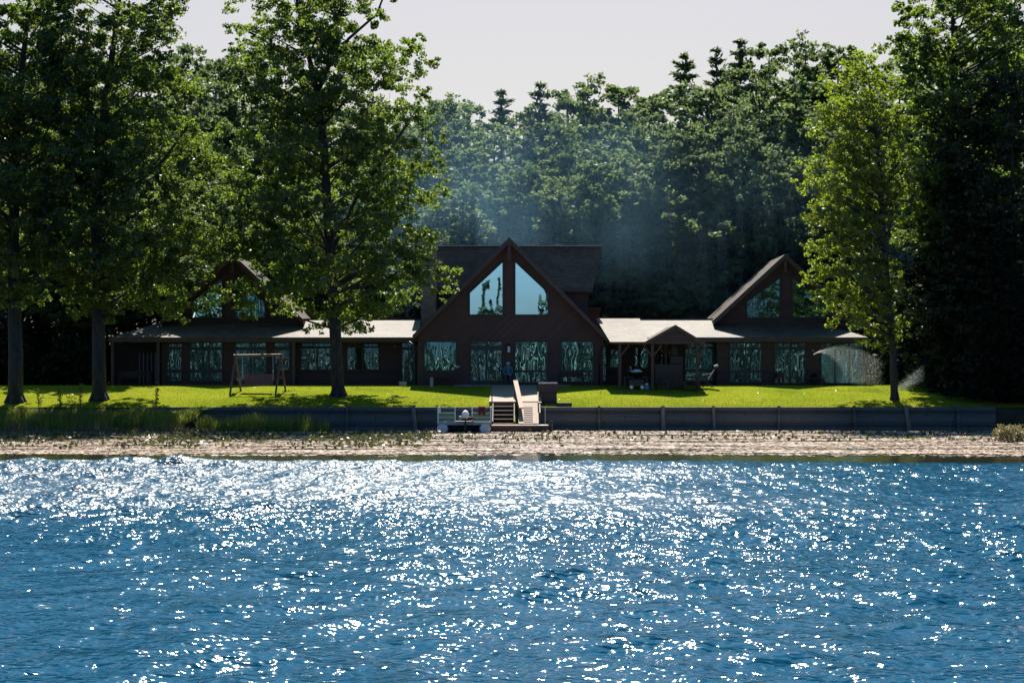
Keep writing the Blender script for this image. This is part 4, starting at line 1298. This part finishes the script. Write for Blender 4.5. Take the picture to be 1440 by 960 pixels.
m = MB(); m.box(x - .22, 97.2, zg - .05, x + .20, 97.6, zg + .17); m.build('body', M['utility'], UB, .02)
m = MB(); m.box(x - .24, 97.18, zg + .173, x + .22, 97.62, zg + .21); m.build('lid', M['utility'], UB, .015)
# iron trellis by the side door
TR = empty('iron_trellis', (PX(583, 97.9), 97.9, HOUSE_Z), 'tall black iron shelf trellis in the corner left of the central gable', 'trellis')
x0, x1 = PX(574, 98), PX(587.5, 98)
m = MB()
for x in (x0, x1):
    for y in (98.0, 98.35): m.box(x - .02, y, HOUSE_Z - .05, x + .02, y + .04, PZ(484, 98))
m.build('upright', M['black'], TR)
m = MB()
for k in range(8): z = HOUSE_Z + .1 + k * .29; m.box(x0 - .01, 98.0, z, x1 + .01, 98.39, z + .03)
m.build('shelf', M['black'], TR)
# chairs, planter
def folding_chair(px, d, label, w=.5, h=.95, rot=0, col='canvas', nm='patio_chair'):
    x = PX(px, d); zg = ter(x, d) if d < 96.5 else HOUSE_Z + .03
    Q = empty(nm, (x, d, zg), label, 'chair')
    hw = w / 2
    m = MB(); m.box(x - hw, d - .25, zg + .40, x + hw, d + .22, zg + .45); m.build('seat', M[col], Q, .015)
    m = MB(); m.hexa([(x - hw, d + .22, zg + .46), (x + hw, d + .22, zg + .46), (x + hw, d + .27, zg + .46), (x - hw, d + .27, zg + .46), (x - hw, d + .34, zg + h), (x + hw, d + .34, zg + h), (x + hw, d + .39, zg + h), (x - hw, d + .39, zg + h)]); m.build('backrest', M[col], Q, .015)
    for sx_ in (-1, 1):
        for sy_ in (-.22, .22):
            m = MB(); m.box(x + sx_ * (hw - .02) - .022, d + sy_ - .022, zg - .03, x + sx_ * (hw - .02) + .022, d + sy_ + .022, zg + (.64 if sy_ < 0 else .398)); m.build('leg', M['black'], Q)
        m = MB(); m.box(x + sx_ * (hw - .02) - .03, d - .26, zg + .643, x + sx_ * (hw - .02) + .03, d + .24, zg + .67); m.build('armrest', M['black'], Q)
    return Q
folding_chair(1097.5, 98.3, 'small black chair in front of the right wing patio door', .36, .72)
folding_chair(714.5, 97.35, 'dark armchair beside the patio door with a person sitting in it', .62, .95)
x = PX(1144.5, 98.2)
PL = empty('planter', (x, 98.2, HOUSE_Z), 'round black planter against the right wing wall', 'planter')
m = MB(); m.lathe((x, 98.2, HOUSE_Z - .02), [(.16, 0), (.23, .38), (.25, .40), (.25, .45), (.2, .45)], 12); m.build('pot', M['black'], PL)
rg = np.random.default_rng(8)
pp, dd_ = clump_points(rg, np.array([x, 98.2, HOUSE_Z + .55]), .22, 240, .7)
link('plant', leaf_mesh('plant', pp - np.array((x, 98.2, HOUSE_Z)), .09, M['leaf_hemlock'], rg), PL)
# reclining lounge chair right of the pavilion
d = 95.6; zg = ter(PX(1002, d), d)
LC = empty('lounge_chair', (PX(1002, d), d, zg), 'dark reclining sling chair with a pale headrest right of the pavilion', 'chair')
a_, b_, c_ = W(984, 536, d), W(996, 533.5, d), W(1008, 516, d)
for yy in (0,):
    m = MB(); m.beam(a_ + Vector((0, .28, .12)), b_ + Vector((0, .28, 0)), .55, .04); m.build('seat', M['canvas'], LC)
    m = MB(); m.beam(b_ + Vector((.03, .28, 0)), c_ + Vector((0, .28, 0)), .55, .05); m.build('backrest', M['canvas'], LC)
    m = MB(); m.beam(c_ + Vector((-.12, .28, .03)), c_ + Vector((.10, .28, .10)), .5, .12); m.build('headrest', M['lavender'], LC, .02)
for yy in (0, .56):
    m = MB(); m.beam(b_ + Vector((-.2, yy, .1)), Vector((b_.x + .32, b_.y + yy, zg)), .03, .03); m.build('leg', M['black'], LC)
    m = MB(); m.beam(b_ + Vector((.25, yy, .15)), Vector((a_.x + .1, a_.y + yy, zg)), .03, .03); m.build('leg', M['black'], LC)
    m = MB(); m.beam(b_ + Vector((-.32, yy, .26)), b_ + Vector((.22, yy, .34)), .05, .03); m.build('armrest', M['alu'], LC)
# low fire table
d = 94.9; x = PX(972, d); zg = ter(x, d)
FT = empty('patio_table', (x, d, zg), 'low dark patio table with a pale cluttered top beside the right pavilion post', 'table')
m = MB(); m.box(x - .45, d - .35, zg + .50, x + .50, d + .35, zg + .56); m.build('tabletop', M['darkwood'], FT, .015)
for sx_ in (-.38, .42):
    for sy_ in (-.28, .28):
        m = MB(); m.box(x + sx_ - .03, d + sy_ - .03, zg - .03, x + sx_ + .03, d + sy_ + .03, zg + .498); m.build('leg', M['black'], FT)
m = MB(); m.box(x - .36, d - .26, zg + .2, x + .4, d + .26, zg + .23); m.build('shelf', M['darkwood'], FT)
m = MB(); m.lathe((x - .12, d, zg + .56), [(.10, 0), (.26, .05), (.30, .10), (.27, .10), (.1, .04)], 16)
tag(m.build('serving_dish', M['steel'], None, smooth=True), 'shiny shallow dish on the low patio table', 'dish')
# outdoor fireplace
d = 97.2; x0, x1 = PX(921, d), PX(961, d); zg = HOUSE_Z
FP = empty('outdoor_fireplace', ((x0 + x1) / 2, d, zg), 'black stepped outdoor fireplace behind the firewood under the pavilion', 'fireplace')
m = MB(); m.box(x0, d, zg - .1, x1, d + .8, PZ(511.5, d)); m.box(PX(943, d), d + .05, PZ(511.5, d) + .002, PX(961, d), d + .75, PZ(500, d)); m.box(PX(944, d), d + .1, PZ(500, d) + .002, PX(953.5, d), d + .7, PZ(487, d)); m.build('body', M['black'], FP, .02)
m = MB(); m.box(PX(926, d), d - .02, zg + .3, PX(940, d), d - .003, zg + .9); m.build('fire_opening', M['black'], FP)
# firewood
rl_ = random.Random(12)
m = MB()
d = 95.6
for r_ in range(5):
    for i in range(11 - r_):
        x = PX(924 + i * 3.9 + r_ * 1.9, d) + rl_.uniform(-.02, .02); z = ter(x, d) + .06 + r_ * .115
        m.tube([(x, d - .2 + rl_.uniform(-.05, .05), z), (x + rl_.uniform(-.02, .02), d + .25, z)], rl_.uniform(.055, .075), 7)
tag(m.build('firewood_pile', M['log']), 'low pile of split firewood under the pavilion', 'firewood', None, 'stuff')
# grill
d = 95.5; x = PX(895, d); zg = ter(x, d)
GR = empty('kettle_grill', (x, d, zg), 'black charcoal grill cart with a shiny domed lid under the pavilion', 'grill')
zl = PZ(523, d)
m = MB(); m.lathe((x, d, zl - .32), [(.12, 0), (.34, .10), (.46, .24), (.50, .30), (.50, .32)], 24); m.build('bowl', M['black'], GR, smooth=True)
m = MB(); m.lathe((x, d, zl + .005), [(.52, 0), (.51, .03), (.42, .17), (.26, .27), (.08, .31), (.0, .315)], 28); lid = m.build('lid', M['steel'], GR, smooth=True)
m = MB(); m.tube([(x - .1, d, zl + .31), (x - .08, d, zl + .38), (x + .08, d, zl + .38), (x + .1, d, zl + .31)], .02, 6); m.build('handle', M['black'], lid)
m = MB(); m.lathe((x - .34, d - .1, zl + .22), [(.04, 0), (.05, .05), (.03, .08)], 8); m.build('vent', M['metal'], lid)
for xa_, xb_ in ((-.72, -.2), (.3, .62)): m = MB(); m.box(x + xa_, d - .35, zg + .62, x + xb_, d + .35, zg + .68); m.build('side_shelf', M['black'], GR, .01)
m = MB(); m.box(x - .45, d - .3, zg + .12, x + .42, d + .3, zg + .52); m.build('cabinet', M['black'], GR, .02)
for sx_ in (-.66, .56):
    for sy_ in (-.3, .3): m = MB(); m.box(x + sx_ - .025, d + sy_ - .025, zg - .02, x + sx_ + .025, d + sy_ + .025, zg + .618); m.build('leg', M['black'], GR)
for sx_ in (-.3, .3):
    m = MB(); m.tube([(x + sx_, d - .34, zg + .10), (x + sx_, d - .30, zg + .10)], .10, 14); m.build('wheel', M['metal'], GR)
x = PX(909.5, 95.2); zg = ter(x, 95.2)
GT = empty('gas_bottle', (x, 95.2, zg), 'small blue grey gas bottle on the ground beside the grill', 'gas bottle')
m = MB(); m.lathe((x, 95.2, zg - .01), [(.11, 0), (.14, .04), (.14, .22), (.08, .29)], 14); m.build('body', M['blue'], GT, smooth=True)
m = MB(); m.lathe((x, 95.2, zg + .28), [(.09, 0), (.09, .07)], 10); m.build('collar', M['white'], GT)

# ------------------------------------------------------------------ the seated person
def skin_chain(V, E, R, name, subd=2):
    me = bpy.data.meshes.new(name); me.from_pydata(V, E, []); me.update()
    ob = bpy.data.objects.new(name, me); C.objects.link(ob)
    md = ob.modifiers.new('skin', 'SKIN'); md.use_smooth_shade = True
    for i, r in enumerate(R): me.skin_vertices[0].data[i].radius = (r, r) if not isinstance(r, tuple) else r
    me.skin_vertices[0].data[0].use_root = True
    ob.modifiers.new('sub', 'SUBSURF').levels = subd
    ob.modifiers['sub'].render_levels = subd
    dg = bpy.context.evaluated_depsgraph_get()
    out = bpy.data.meshes.new_from_object(ob.evaluated_get(dg))
    bpy.data.objects.remove(ob)
    return out
px_, py_, pz_ = PX(714.5, 97.3), 97.25, HOUSE_Z + .03
V = [(0, .12, .50), (0, .14, .64), (0, .15, .82), (0, .14, .98), (0, .10, 1.06), (0, .06, 1.13), (0, .05, 1.19),            # 0-6 pelvis..head
     (-.10, .08, .50), (-.15, -.34, .52), (-.16, -.36, .10), (-.17, -.52, .05),
     (.10, .08, .50), (.13, -.36, .53), (.20, -.40, .10), (.22, -.56, .05),
     (-.19, .13, .99), (-.27, .04, .74), (-.20, -.17, .64), (-.14, -.25, .62),
     (.19, .13, .99), (.27, .02, .75), (.14, -.17, .63), (.06, -.24, .60)]
E_ = [(0, 1), (1, 2), (2, 3), (3, 4), (4, 5), (5, 6), (0, 7), (7, 8), (8, 9), (9, 10), (0, 11), (11, 12), (12, 13), (13, 14), (3, 15), (15, 16), (16, 17), (17, 18), (3, 19), (19, 20), (20, 21), (21, 22)]
R_ = [.15, .15, .16, .14, .065, .095, .095, .095, .07, .05, .045, .095, .07, .05, .045, .075, .05, .038, .032, .075, .05, .038, .032]
# five fingers on each hand
for hi, (h, sgn) in enumerate(((18, -1), (22, 1))):
    hx, hy, hz = V[h]
    for k in range(4):
        i0 = len(V)
        ox = (k - 1.5) * .018
        ln = (.055, .066, .062, .048)[k]
        V += [(hx + ox, hy - .035, hz), (hx + ox, hy - .035 - ln * .6, hz - .006), (hx + ox, hy - .035 - ln, hz - .03)]
        E_ += [(h, i0), (i0, i0 + 1), (i0 + 1, i0 + 2)]; R_ += [.010, .009, .007]
    i0 = len(V)
    V += [(hx - sgn * .034, hy - .005, hz + .008), (hx - sgn * .052, hy - .035, hz + .002)]
    E_ += [(h, i0), (i0, i0 + 1)]; R_ += [.011, .009]
me = skin_chain(V, E_, R_, 'person')
for k in ('skin', 'shirt', 'trousers', 'black'): me.materials.append(M[k])
for p in me.polygons:
    c = p.center
    mi = 1
    if c.z > 1.055 and abs(c.x) < .14: mi = 0
    elif c.z < .085: mi = 3
    elif (c.y < -.16 and c.z > .565) or (c.y < -.225 and .555 < c.z): mi = 0
    elif c.z < .60: mi = 2
    p.material_index = mi
    p.use_smooth = True
PR = link('person', me)
PR.location = (px_, py_, pz_)
ORG['person'] = Vector((px_, py_, pz_))
tag(PR, 'person in a pale cap, teal shirt and dark trousers sitting beside the patio door', 'person')
o_ = Vector((px_, py_, pz_))
for s in (-1, 1): m = MB(); m.ball(o_ + Vector((s * .035, -.043, 1.175)), (.014, .010, .009), 8, 6); m.build('eye', M['black'], PR)
m = MB(); m.ball(o_ + Vector((0, -.062, 1.145)), (.014, .022, .026), 8, 6); m.build('nose', M['skin'], PR, smooth=True)
for s in (-1, 1): m = MB(); m.ball(o_ + Vector((s * .098, .06, 1.15)), (.014, .028, .036), 8, 6); m.build('ear', M['skin'], PR, smooth=True)
m = MB(); m.ball(o_ + Vector((0, -.05, 1.098)), (.028, .008, .006), 8, 6); m.build('mouth', M['red'], PR)
m = MB(); m.lathe(o_ + Vector((0, .055, 1.195)), [(.112, 0), (.112, .04), (.09, .085), (.05, .11), (.0, .118)], 18); m.hexa([o_ + Vector(v) for v in ((-.085, -.14, 1.185), (.085, -.14, 1.185), (.10, -.03, 1.195), (-.10, -.03, 1.195), (-.085, -.14, 1.197), (.085, -.14, 1.197), (.10, -.03, 1.212), (-.10, -.03, 1.212))])
m.build('cap', M['cap'], PR, smooth=False)

# ------------------------------------------------------------------ sprinkler spray: water drops falling back to the lawn
def drops(name, pts, rad, label):
    n = len(pts)
    o8 = np.array([(1, 0, 0), (-1, 0, 0), (0, 1, 0), (0, -1, 0), (0, 0, 1.2), (0, 0, -1.2)], float)
    tri = np.array([(0, 2, 4), (2, 1, 4), (1, 3, 4), (3, 0, 4), (2, 0, 5), (1, 2, 5), (3, 1, 5), (0, 3, 5)])
    co = (pts[:, None, :] + o8[None] * rad[:, None, None]).reshape(-1, 3)
    q = (tri[None] + (np.arange(n) * 6)[:, None, None]).reshape(-1, 3)
    me = raw_mesh(name, co, q, M['drop'])
    o = link(name, me); tag(o, label, 'spray', None, 'stuff')
mm_, nt, N, L, Pn = newmat('water_drop')
Pn.inputs['Base Color'].default_value = (.95, .95, .95, 1); Pn.inputs['Roughness'].default_value = .12; Pn.inputs['Transmission Weight'].default_value = .75; Pn.inputs['IOR'].default_value = 1.33
M['drop'] = mm_
rg = np.random.default_rng(21)
n = 38000
t = rg.random(n) ** .8
d0 = 96.3
px_s = 1144 + 92 * t + rg.normal(0, 1.6, n) * (.4 + 2 * t)
arc = 498 - 52 * t + 62 * t * t
low = np.maximum(arc, 548 - 8)
fall = rg.random(n) ** 1.15
py_s = arc + (low - arc) * fall * np.clip(t * 1.9, 0, 1) * np.clip(.15 + t * 1.3, 0, 1) + rg.normal(0, 1.2, n) * (.3 + t)
ok = (py_s < 545) & (px_s < 1246)
dd_ = d0 - 1.5 * t + rg.normal(0, .25, n) * (.2 + t)
pts = np.stack([(px_s - CX) * dd_ / F, dd_, EYE + (HY - py_s) * dd_ / F], -1)[ok]
drops('water_spray', pts, (.0022 + .0045 * rg.random(len(pts)) ** 2), 'arc of sprinkler drops in front of the right wing')
n = 16000
t = rg.random(n)
a = rg.random(n)
px_s = 1298 - 34 * t + rg.normal(0, 4.5, n) * (.4 + t); py_s = 514 + 33 * t ** 1.1 + a * (1 - t) * 22 + rg.normal(0, 1.5, n)
ok = py_s < 549
dd_ = 91.6 - .5 * t + rg.normal(0, .3, n)
pts = np.stack([(px_s - CX) * dd_ / F, dd_, EYE + (HY - py_s) * dd_ / F], -1)[ok]
drops('water_spray', pts, (.0022 + .0045 * rg.random(len(pts)) ** 2), 'white puff of sprinkler spray right of the maple trunk')

# ------------------------------------------------------------------ reeds, shore plants, lily bed
def blades(name, x, y, z, h, w, lean, mat, rng, tint=None):
    n = len(x)
    a = rng.random(n) * 6.283
    base = np.stack([x, y, z], -1)
    s = np.stack([np.cos(a), np.sin(a), 0 * a], -1) * w[:, None] * .5
    l1 = rng.normal(size=(n, 2)) * lean
    mid = base + np.stack([l1[:, 0] * .35, l1[:, 1] * .35, h * .55], -1)
    tip = base + np.stack([l1[:, 0], l1[:, 1], h], -1)
    co = np.stack([base - s, base + s, mid + s * .8, mid - s * .8, tip + s * .12, tip - s * .12], 1).reshape(-1, 3)
    i = np.arange(n) * 6
    q = np.concatenate([np.stack([i, i + 1, i + 2, i + 3], -1), np.stack([i + 3, i + 2, i + 4, i + 5], -1)])
    me = raw_mesh(name, co, q, mat)
    at = me.attributes.new('tint', 'FLOAT', 'FACE')
    tt = rng.random(n) if tint is None else np.clip(tint, 0, 1)
    at.data.foreach_set('value', np.concatenate([tt, tt]).astype(np.float32))
    return link(name, me)
rg = np.random.default_rng(31)
n = 24000
x = rg.uniform(-31, -9.3, n); y = rg.uniform(86.5, 88.72, n)
keep = rg.random(n) < np.clip((-8.6 - x) / 5, .06, 1)
x, y = x[keep], y[keep]
hh = (.74 + .08 * np.sin(x * .9) + .09 * np.sin(x * 2.3 + 1) + .06 * np.sin(x * 5.1)) * rg.uniform(.55, 1.25, len(x))
z = np.maximum(np.where(x < -16, terrain(x, y), -.05), -.05)
hh = np.clip(np.minimum(hh, (1.12 + .12 * np.sin(x * 1.9)) * rg.uniform(.75, 1.12, len(x)) - z), .08, 2)
tint = .30 + .25 * np.sin(x * 1.3) + .15 * np.sin(x * 4.1) + rg.normal(0, .2, len(x)) + .35 * np.exp(-((x + 17) / 2.5) ** 2)
tag(blades('reeds', x, y, z, hh, rg.uniform(.012, .03, len(x)), .16, M['reed'], rg, tint), 'tall green and straw reeds along the left bank', 'reeds', None, 'stuff')
# russet grass at the reed foot
n = 2600
x = rg.uniform(-31, -15, n); y = rg.uniform(86.0, 86.7, n)
tag(blades('russet_grass', x, y, np.full(n, -.03), rg.uniform(.15, .45, n) * (1 + .4 * np.sin(x * 1.7)), rg.uniform(.015, .03, n), .12, M['bush'], rg, .75 + rg.normal(0, .15, n)), kind='stuff')
# ragged turf along the lip of the wall and lawn
n = 30000
x = rg.uniform(-40, 25, n); y = WALLY + .1 + rg.random(n) ** 2 * 2.6
y = np.where(x < -15.5, y - .6, y)
z = lawn_z(x, y)
tag(blades('grass', x, y, z - .01, rg.uniform(.03, .09, n), rg.uniform(.01, .02, n), .03, M['grassblade'], rg), kind='stuff')
n = 90000
y = rg.uniform(89.3, 96.8, n); x = rg.uniform(-1, 1, n) * y * .31
ok = (np.abs(x - .15) > 1.6) & ((x > -18) | (y > 90.2))
x, y = x[ok], y[ok]
tag(blades('mown_grass', x, y, lawn_z(x, y) - .01, rg.uniform(.02, .055, len(x)), rg.uniform(.010, .022, len(x)), .03, M['grassblade'], rg, .5 + .3 * np.sin(x * .7 + np.sin(y * 1.9)) + rg.normal(0, .25, len(x))), kind='stuff')
n = 420
y = rg.uniform(89.4, 96.6, n); x = rg.uniform(-26, 24, n)
ok = np.abs(x - .15) > 1.6
p = np.stack([x, y, lawn_z(x, y) + .05], -1)[ok]
tag(link('fallen_leaves', leaf_mesh('fallen_leaves', p, rg.uniform(.06, .13, len(p)), M['bush'], rg, up=2.5)), kind='stuff')
# flowering weeds standing above the reeds
for k, (px, hgt) in enumerate(((55, .75), (85, .8), (100, .9), (113, .85), (219, .95))):
    d = 88.4; xx = PX(px, d); zb = max(0, float(terrain(xx, d)))
    rg2 = np.random.default_rng(90 + k)
    Q = empty('tall_weed', (xx, d, zb), ['seed headed weed nearest the left edge above the reeds', 'second dark weed from the left above the reeds', 'third weed from the left, between its two neighbours above the reeds', 'weed closest to the leaning oak on its left', 'lone tall weed right of the leaning oak trunk'][k], 'weed', 'dark weeds rising above the reeds')
    m = MB(); pp = []
    zt0 = PZ(545 + 6 * (px < 100), d)
    for j in range(4):
        e = Vector((xx + rg2.normal(0, .12), d + rg2.normal(0, .08), zt0 + rg2.normal(0, .12)))
        m.tube([(xx, d, zb), (xx + (e.x - xx) * .3, d, zb + (e.z - zb) * .6), e], [.012, .009, .004], 4)
        for f in (.5, .65, .8, .92, 1.0): pp.append(np.array(Vector((xx, d, zb)).lerp(e, f)) + rg2.normal(0, .05, (6, 3)))
    m.build('stem', M['bark2'], Q)
    pp = np.concatenate(pp)
    link('foliage', leaf_mesh('foliage', pp - np.array((xx, d, zb)), .10, M['reed'], rg2, tint=np.full(len(pp), .1)), Q)
# lily bed: pads lying on the water, thinning toward the open lake
rg = np.random.default_rng(41)
n = 150000
y = 54 + 34.6 * rg.random(n) ** 1.0
x = rg.uniform(-1, 1, n) * (4 + y * .345)
edge = lily_edge(x) + 1.0
patch = 0 * x
for j in range(26):
    fy = rg.uniform(.5, 4.2); fx = rg.uniform(.05, .75) * rg.choice([-1, 1])
    patch = patch + np.sin(fy * y + fx * x + rg.random() * 6.28 + .8 * np.sin(x * .13 + j)) / 3.6
cov = np.clip(.95 - 1.5 * np.clip(patch - .35, 0, 1), .08, 1) * np.clip(.35 + (y - edge) / 5, .3, 1)
keep = (y > edge + rg.exponential(1.1, n)) & (rg.random(n) < cov) & ~((y > 86.0) & (x > PX(610, 86)) & (x < PX(775, 86))) & ~((y > 86.3) & (x < -9))
x, y = x[keep], y[keep]; n = len(x); patch = patch[keep]
rad = rg.uniform(.055, .13, n)
k = 7
th = np.linspace(.25, 6.03, k)
a0 = rg.random(n) * 6.283
tl = rg.normal(0, .030, (n, 2))
zz = .010 + rg.random(n) * .015
ang = a0[:, None] + th[None]
ring = np.stack([np.cos(ang), np.sin(ang)], -1) * rad[:, None, None] * (1 + .08 * rg.normal(size=(n, k, 1)))
rz = (ring * tl[:, None, :]).sum(-1) + .006 * (rg.random((n, k)) - .3)
co = np.concatenate([np.stack([x[:, None] + ring[..., 0], y[:, None] + ring[..., 1], zz[:, None] + rz], -1), np.stack([x, y, zz - .006], -1)[:, None]], 1).reshape(-1, 3)
i = np.arange(n)[:, None] * (k + 1)
j = np.arange(k - 1)[None]
q = np.stack([np.broadcast_to(i + k, (n, k - 1)), i + j, i + j + 1], -1).reshape(-1, 3)
me = raw_mesh('lily_pads', co, q, M['pad'])
at = me.attributes.new('tint', 'FLOAT', 'FACE')
tv = np.clip(.72 + .24 * rg.normal(size=n) - .38 * patch - .12 * (x < 0) * (y > 66), 0, 1)
at.data.foreach_set('value', np.repeat(tv, k - 1).astype(np.float32))
tag(link('lily_pads', me), 'pinkish bed of floating lily pads in front of the seawall', 'lily pads', None, 'stuff')
# leaves standing out of the water on the left half of the bed
n = 11000
y = np.concatenate([75.5 + rg.normal(0, 1.7, n // 2), rg.uniform(64, 85.5, n - n // 2)]); n = len(y)
x = rg.uniform(-29, 2.0, n)
keep = (rg.random(n) < np.clip(.55 + .5 * np.sin(x * .8) + .35 * np.sin(x * 2.9 + 1), .05, 1) * np.clip((1.5 - x) / 8, .1, 1))
x, y = x[keep], y[keep]
p = np.stack([x, y, .05 + .18 * rg.random(len(x)) ** 1.5], -1)
tag(link('raised_lily_leaves', leaf_mesh('raised_lily_leaves', p, rg.uniform(.09, .22, len(p)), M['emerg'], rg, up=.8, aspect=.8)), kind='stuff')
n = 500
x = rg.uniform(1, 24, n); y = rg.uniform(72, 86, n)
p = np.stack([x, y, .04 + .08 * rg.random(n)], -1)
tag(link('raised_lily_leaves', leaf_mesh('raised_lily_leaves', p, rg.uniform(.12, .26, n), M['emerg'], rg, up=1.2, aspect=.8)), kind='stuff')
# low marsh bush at the right edge
d = 72.5
bc = W(1422, 612, d)
MBs = empty('marsh_bush', (bc.x, d, 0), 'low russet and yellow marsh bush at the right edge of the lily bed', 'bush')
pp = []
for k in range(16):
    c = np.array((bc.x + rg.uniform(-.6, 1.4), d + rg.uniform(-.6, .6), .12 + rg.random() * .38))
    a_, _ = clump_points(rg, c, .33, 130, .8); pp.append(a_)
pp = np.concatenate(pp); pp[:, 2] = np.maximum(pp[:, 2], .02)
link('foliage', leaf_mesh('foliage', pp - np.array((bc.x, d, 0)), .10 * rg.uniform(.6, 1.4, len(pp)), M['bush'], rg), MBs)
m = MB()
for k in range(12): m.tube([(bc.x + rg.uniform(-.5, .7), d, -.1), (bc.x + rg.uniform(-1, 1.4), d + rg.uniform(-.4, .4), .5)], [.015, .006], 4)
m.build('stem', M['bark2'], MBs)

# ------------------------------------------------------------------ blue smoke drifting in front of the wood
def smoke_volume(name, c, r, dens, seed):
    m = MB(); m.ball(c, r, 24, 14)
    ma = bpy.data.materials.new(name); ma.use_nodes = True
    nt = ma.node_tree; N, L = nt.nodes, nt.links
    N.remove(N['Principled BSDF'])
    v = N.new('ShaderNodeVolumePrincipled')
    v.inputs['Color'].default_value = (.34, .68, 1.0, 1); v.inputs['Anisotropy'].default_value = .25
    t = N.new('ShaderNodeTexCoord'); mp = N.new('ShaderNodeMapping')
    mp.inputs['Location'].default_value = [-c[i] / r[i] for i in range(3)]; mp.inputs['Scale'].default_value = [1 / r[i] for i in range(3)]
    L.new(t.outputs['Object'], mp.inputs['Vector'])
    ln = N.new('ShaderNodeVectorMath'); ln.operation = 'LENGTH'; L.new(mp.outputs[0], ln.inputs[0])
    fall = math_node(N, L, 'MAXIMUM', math_node(N, L, 'SUBTRACT', 1.0, ln.outputs['Value']), 0)
    ns = noise(N, L, t.outputs['Object'], .16, 2, .5)
    k = math_node(N, L, 'MAXIMUM', math_node(N, L, 'SUBTRACT', math_node(N, L, 'MULTIPLY', ns, 2.6), .75), .12)
    L.new(math_node(N, L, 'MULTIPLY', math_node(N, L, 'MULTIPLY', fall, k), dens), v.inputs['Density'])
    L.new(v.outputs[0], N['Material Output'].inputs['Volume'])
    o = m.build(name, ma)
    tag(o, kind='stuff')
smoke_volume('smoke', (0.0, 109.3, 14.0), (13.0, 3.0, 8.5), .060, 1)
smoke_volume('smoke', (7.0, 108.6, 11.5), (23.0, 2.6, 10.5), .018, 2)

# ------------------------------------------------------------------ light, sky, camera
SUN_EL, SUN_AZ = math.radians(57), math.radians(1.5)
sd = Vector((math.sin(SUN_AZ) * math.cos(SUN_EL), math.cos(SUN_AZ) * math.cos(SUN_EL), math.sin(SUN_EL)))
l = bpy.data.lights.new('sun', 'SUN'); l.energy = 5.0; l.angle = math.radians(.53); l.color = (1, .93, .82)
lo = bpy.data.objects.new('sun', l); C.objects.link(lo); lo.rotation_euler = (-sd).to_track_quat('-Z', 'Y').to_euler(); lo.location = (0, 60, 60)
w = bpy.data.worlds.new('World'); SC.world = w; w.use_nodes = True
N, L = w.node_tree.nodes, w.node_tree.links
s = N.new('ShaderNodeTexSky'); s.sky_type = 'NISHITA'; s.sun_disc = False; s.sun_elevation = SUN_EL; s.sun_rotation = SUN_AZ
s.altitude = 0; s.air_density = 1.0; s.dust_density = 2.5; s.ozone_density = 1.5
N['Background'].inputs[1].default_value = .05
tc_ = N.new('ShaderNodeTexCoord'); sp_ = N.new('ShaderNodeSeparateXYZ'); L.new(tc_.outputs['Generated'], sp_.inputs[0])
mr_ = N.new('ShaderNodeMapRange'); mr_.interpolation_type = 'SMOOTHSTEP'; mr_.inputs['From Min'].default_value = .20; mr_.inputs['From Max'].default_value = .5
L.new(sp_.outputs['Z'], mr_.inputs['Value'])
tn_ = N.new('ShaderNodeMix'); tn_.data_type = 'RGBA'; L.new(mr_.outputs[0], tn_.inputs['Factor'])
my_ = N.new('ShaderNodeMapRange'); my_.interpolation_type = 'SMOOTHSTEP'; my_.inputs['From Min'].default_value = -.5; my_.inputs['From Max'].default_value = .5
L.new(sp_.outputs['Y'], my_.inputs['Value'])
hz_ = N.new('ShaderNodeMix'); hz_.data_type = 'RGBA'; L.new(my_.outputs[0], hz_.inputs['Factor'])      # warm haze towards the sun, clear blue away from it
hz_.inputs[6].default_value = (.80, 1.10, 1.40, 1); hz_.inputs[7].default_value = (1.20, 1.025, .885, 1)
L.new(hz_.outputs[2], tn_.inputs[6]); tn_.inputs[7].default_value = (.36, .90, 1.22, 1)
ml_ = N.new('ShaderNodeMix'); ml_.data_type = 'RGBA'; ml_.blend_type = 'MULTIPLY'; ml_.inputs['Factor'].default_value = 1
L.new(s.outputs[0], ml_.inputs[6]); L.new(tn_.outputs[2], ml_.inputs[7])
L.new(ml_.outputs[2], N['Background'].inputs[0])
cam = bpy.data.cameras.new('camera'); co_ = bpy.data.objects.new('camera', cam); C.objects.link(co_)
co_.location = (0, 0, EYE); co_.rotation_euler = (math.radians(90), 0, 0)
cam.lens = 60; cam.sensor_width = 36; cam.shift_y = 55 / 1440; cam.clip_end = 3000; cam.clip_start = .1
SC.camera = co_
SC.view_settings.view_transform = 'Standard'; SC.view_settings.look = 'None'; SC.view_settings.gamma = 1; SC.view_settings.exposure = 1.2
SC.view_settings.use_curve_mapping = False
SC.render.engine = 'CYCLES'
SC.cycles.max_bounces = 7; SC.cycles.diffuse_bounces = 2; SC.cycles.glossy_bounces = 3; SC.cycles.transmission_bounces = 4; SC.cycles.volume_bounces = 0; SC.cycles.transparent_max_bounces = 6
SC.cycles.use_denoising = True; SC.cycles.denoiser = 'OPENIMAGEDENOISE'; SC.cycles.denoising_prefilter = 'ACCURATE'; SC.cycles.denoising_input_passes = 'RGB_ALBEDO_NORMAL'; SC.cycles.sample_clamp_indirect = 4
SC.cycles.volume_step_rate = 2.0
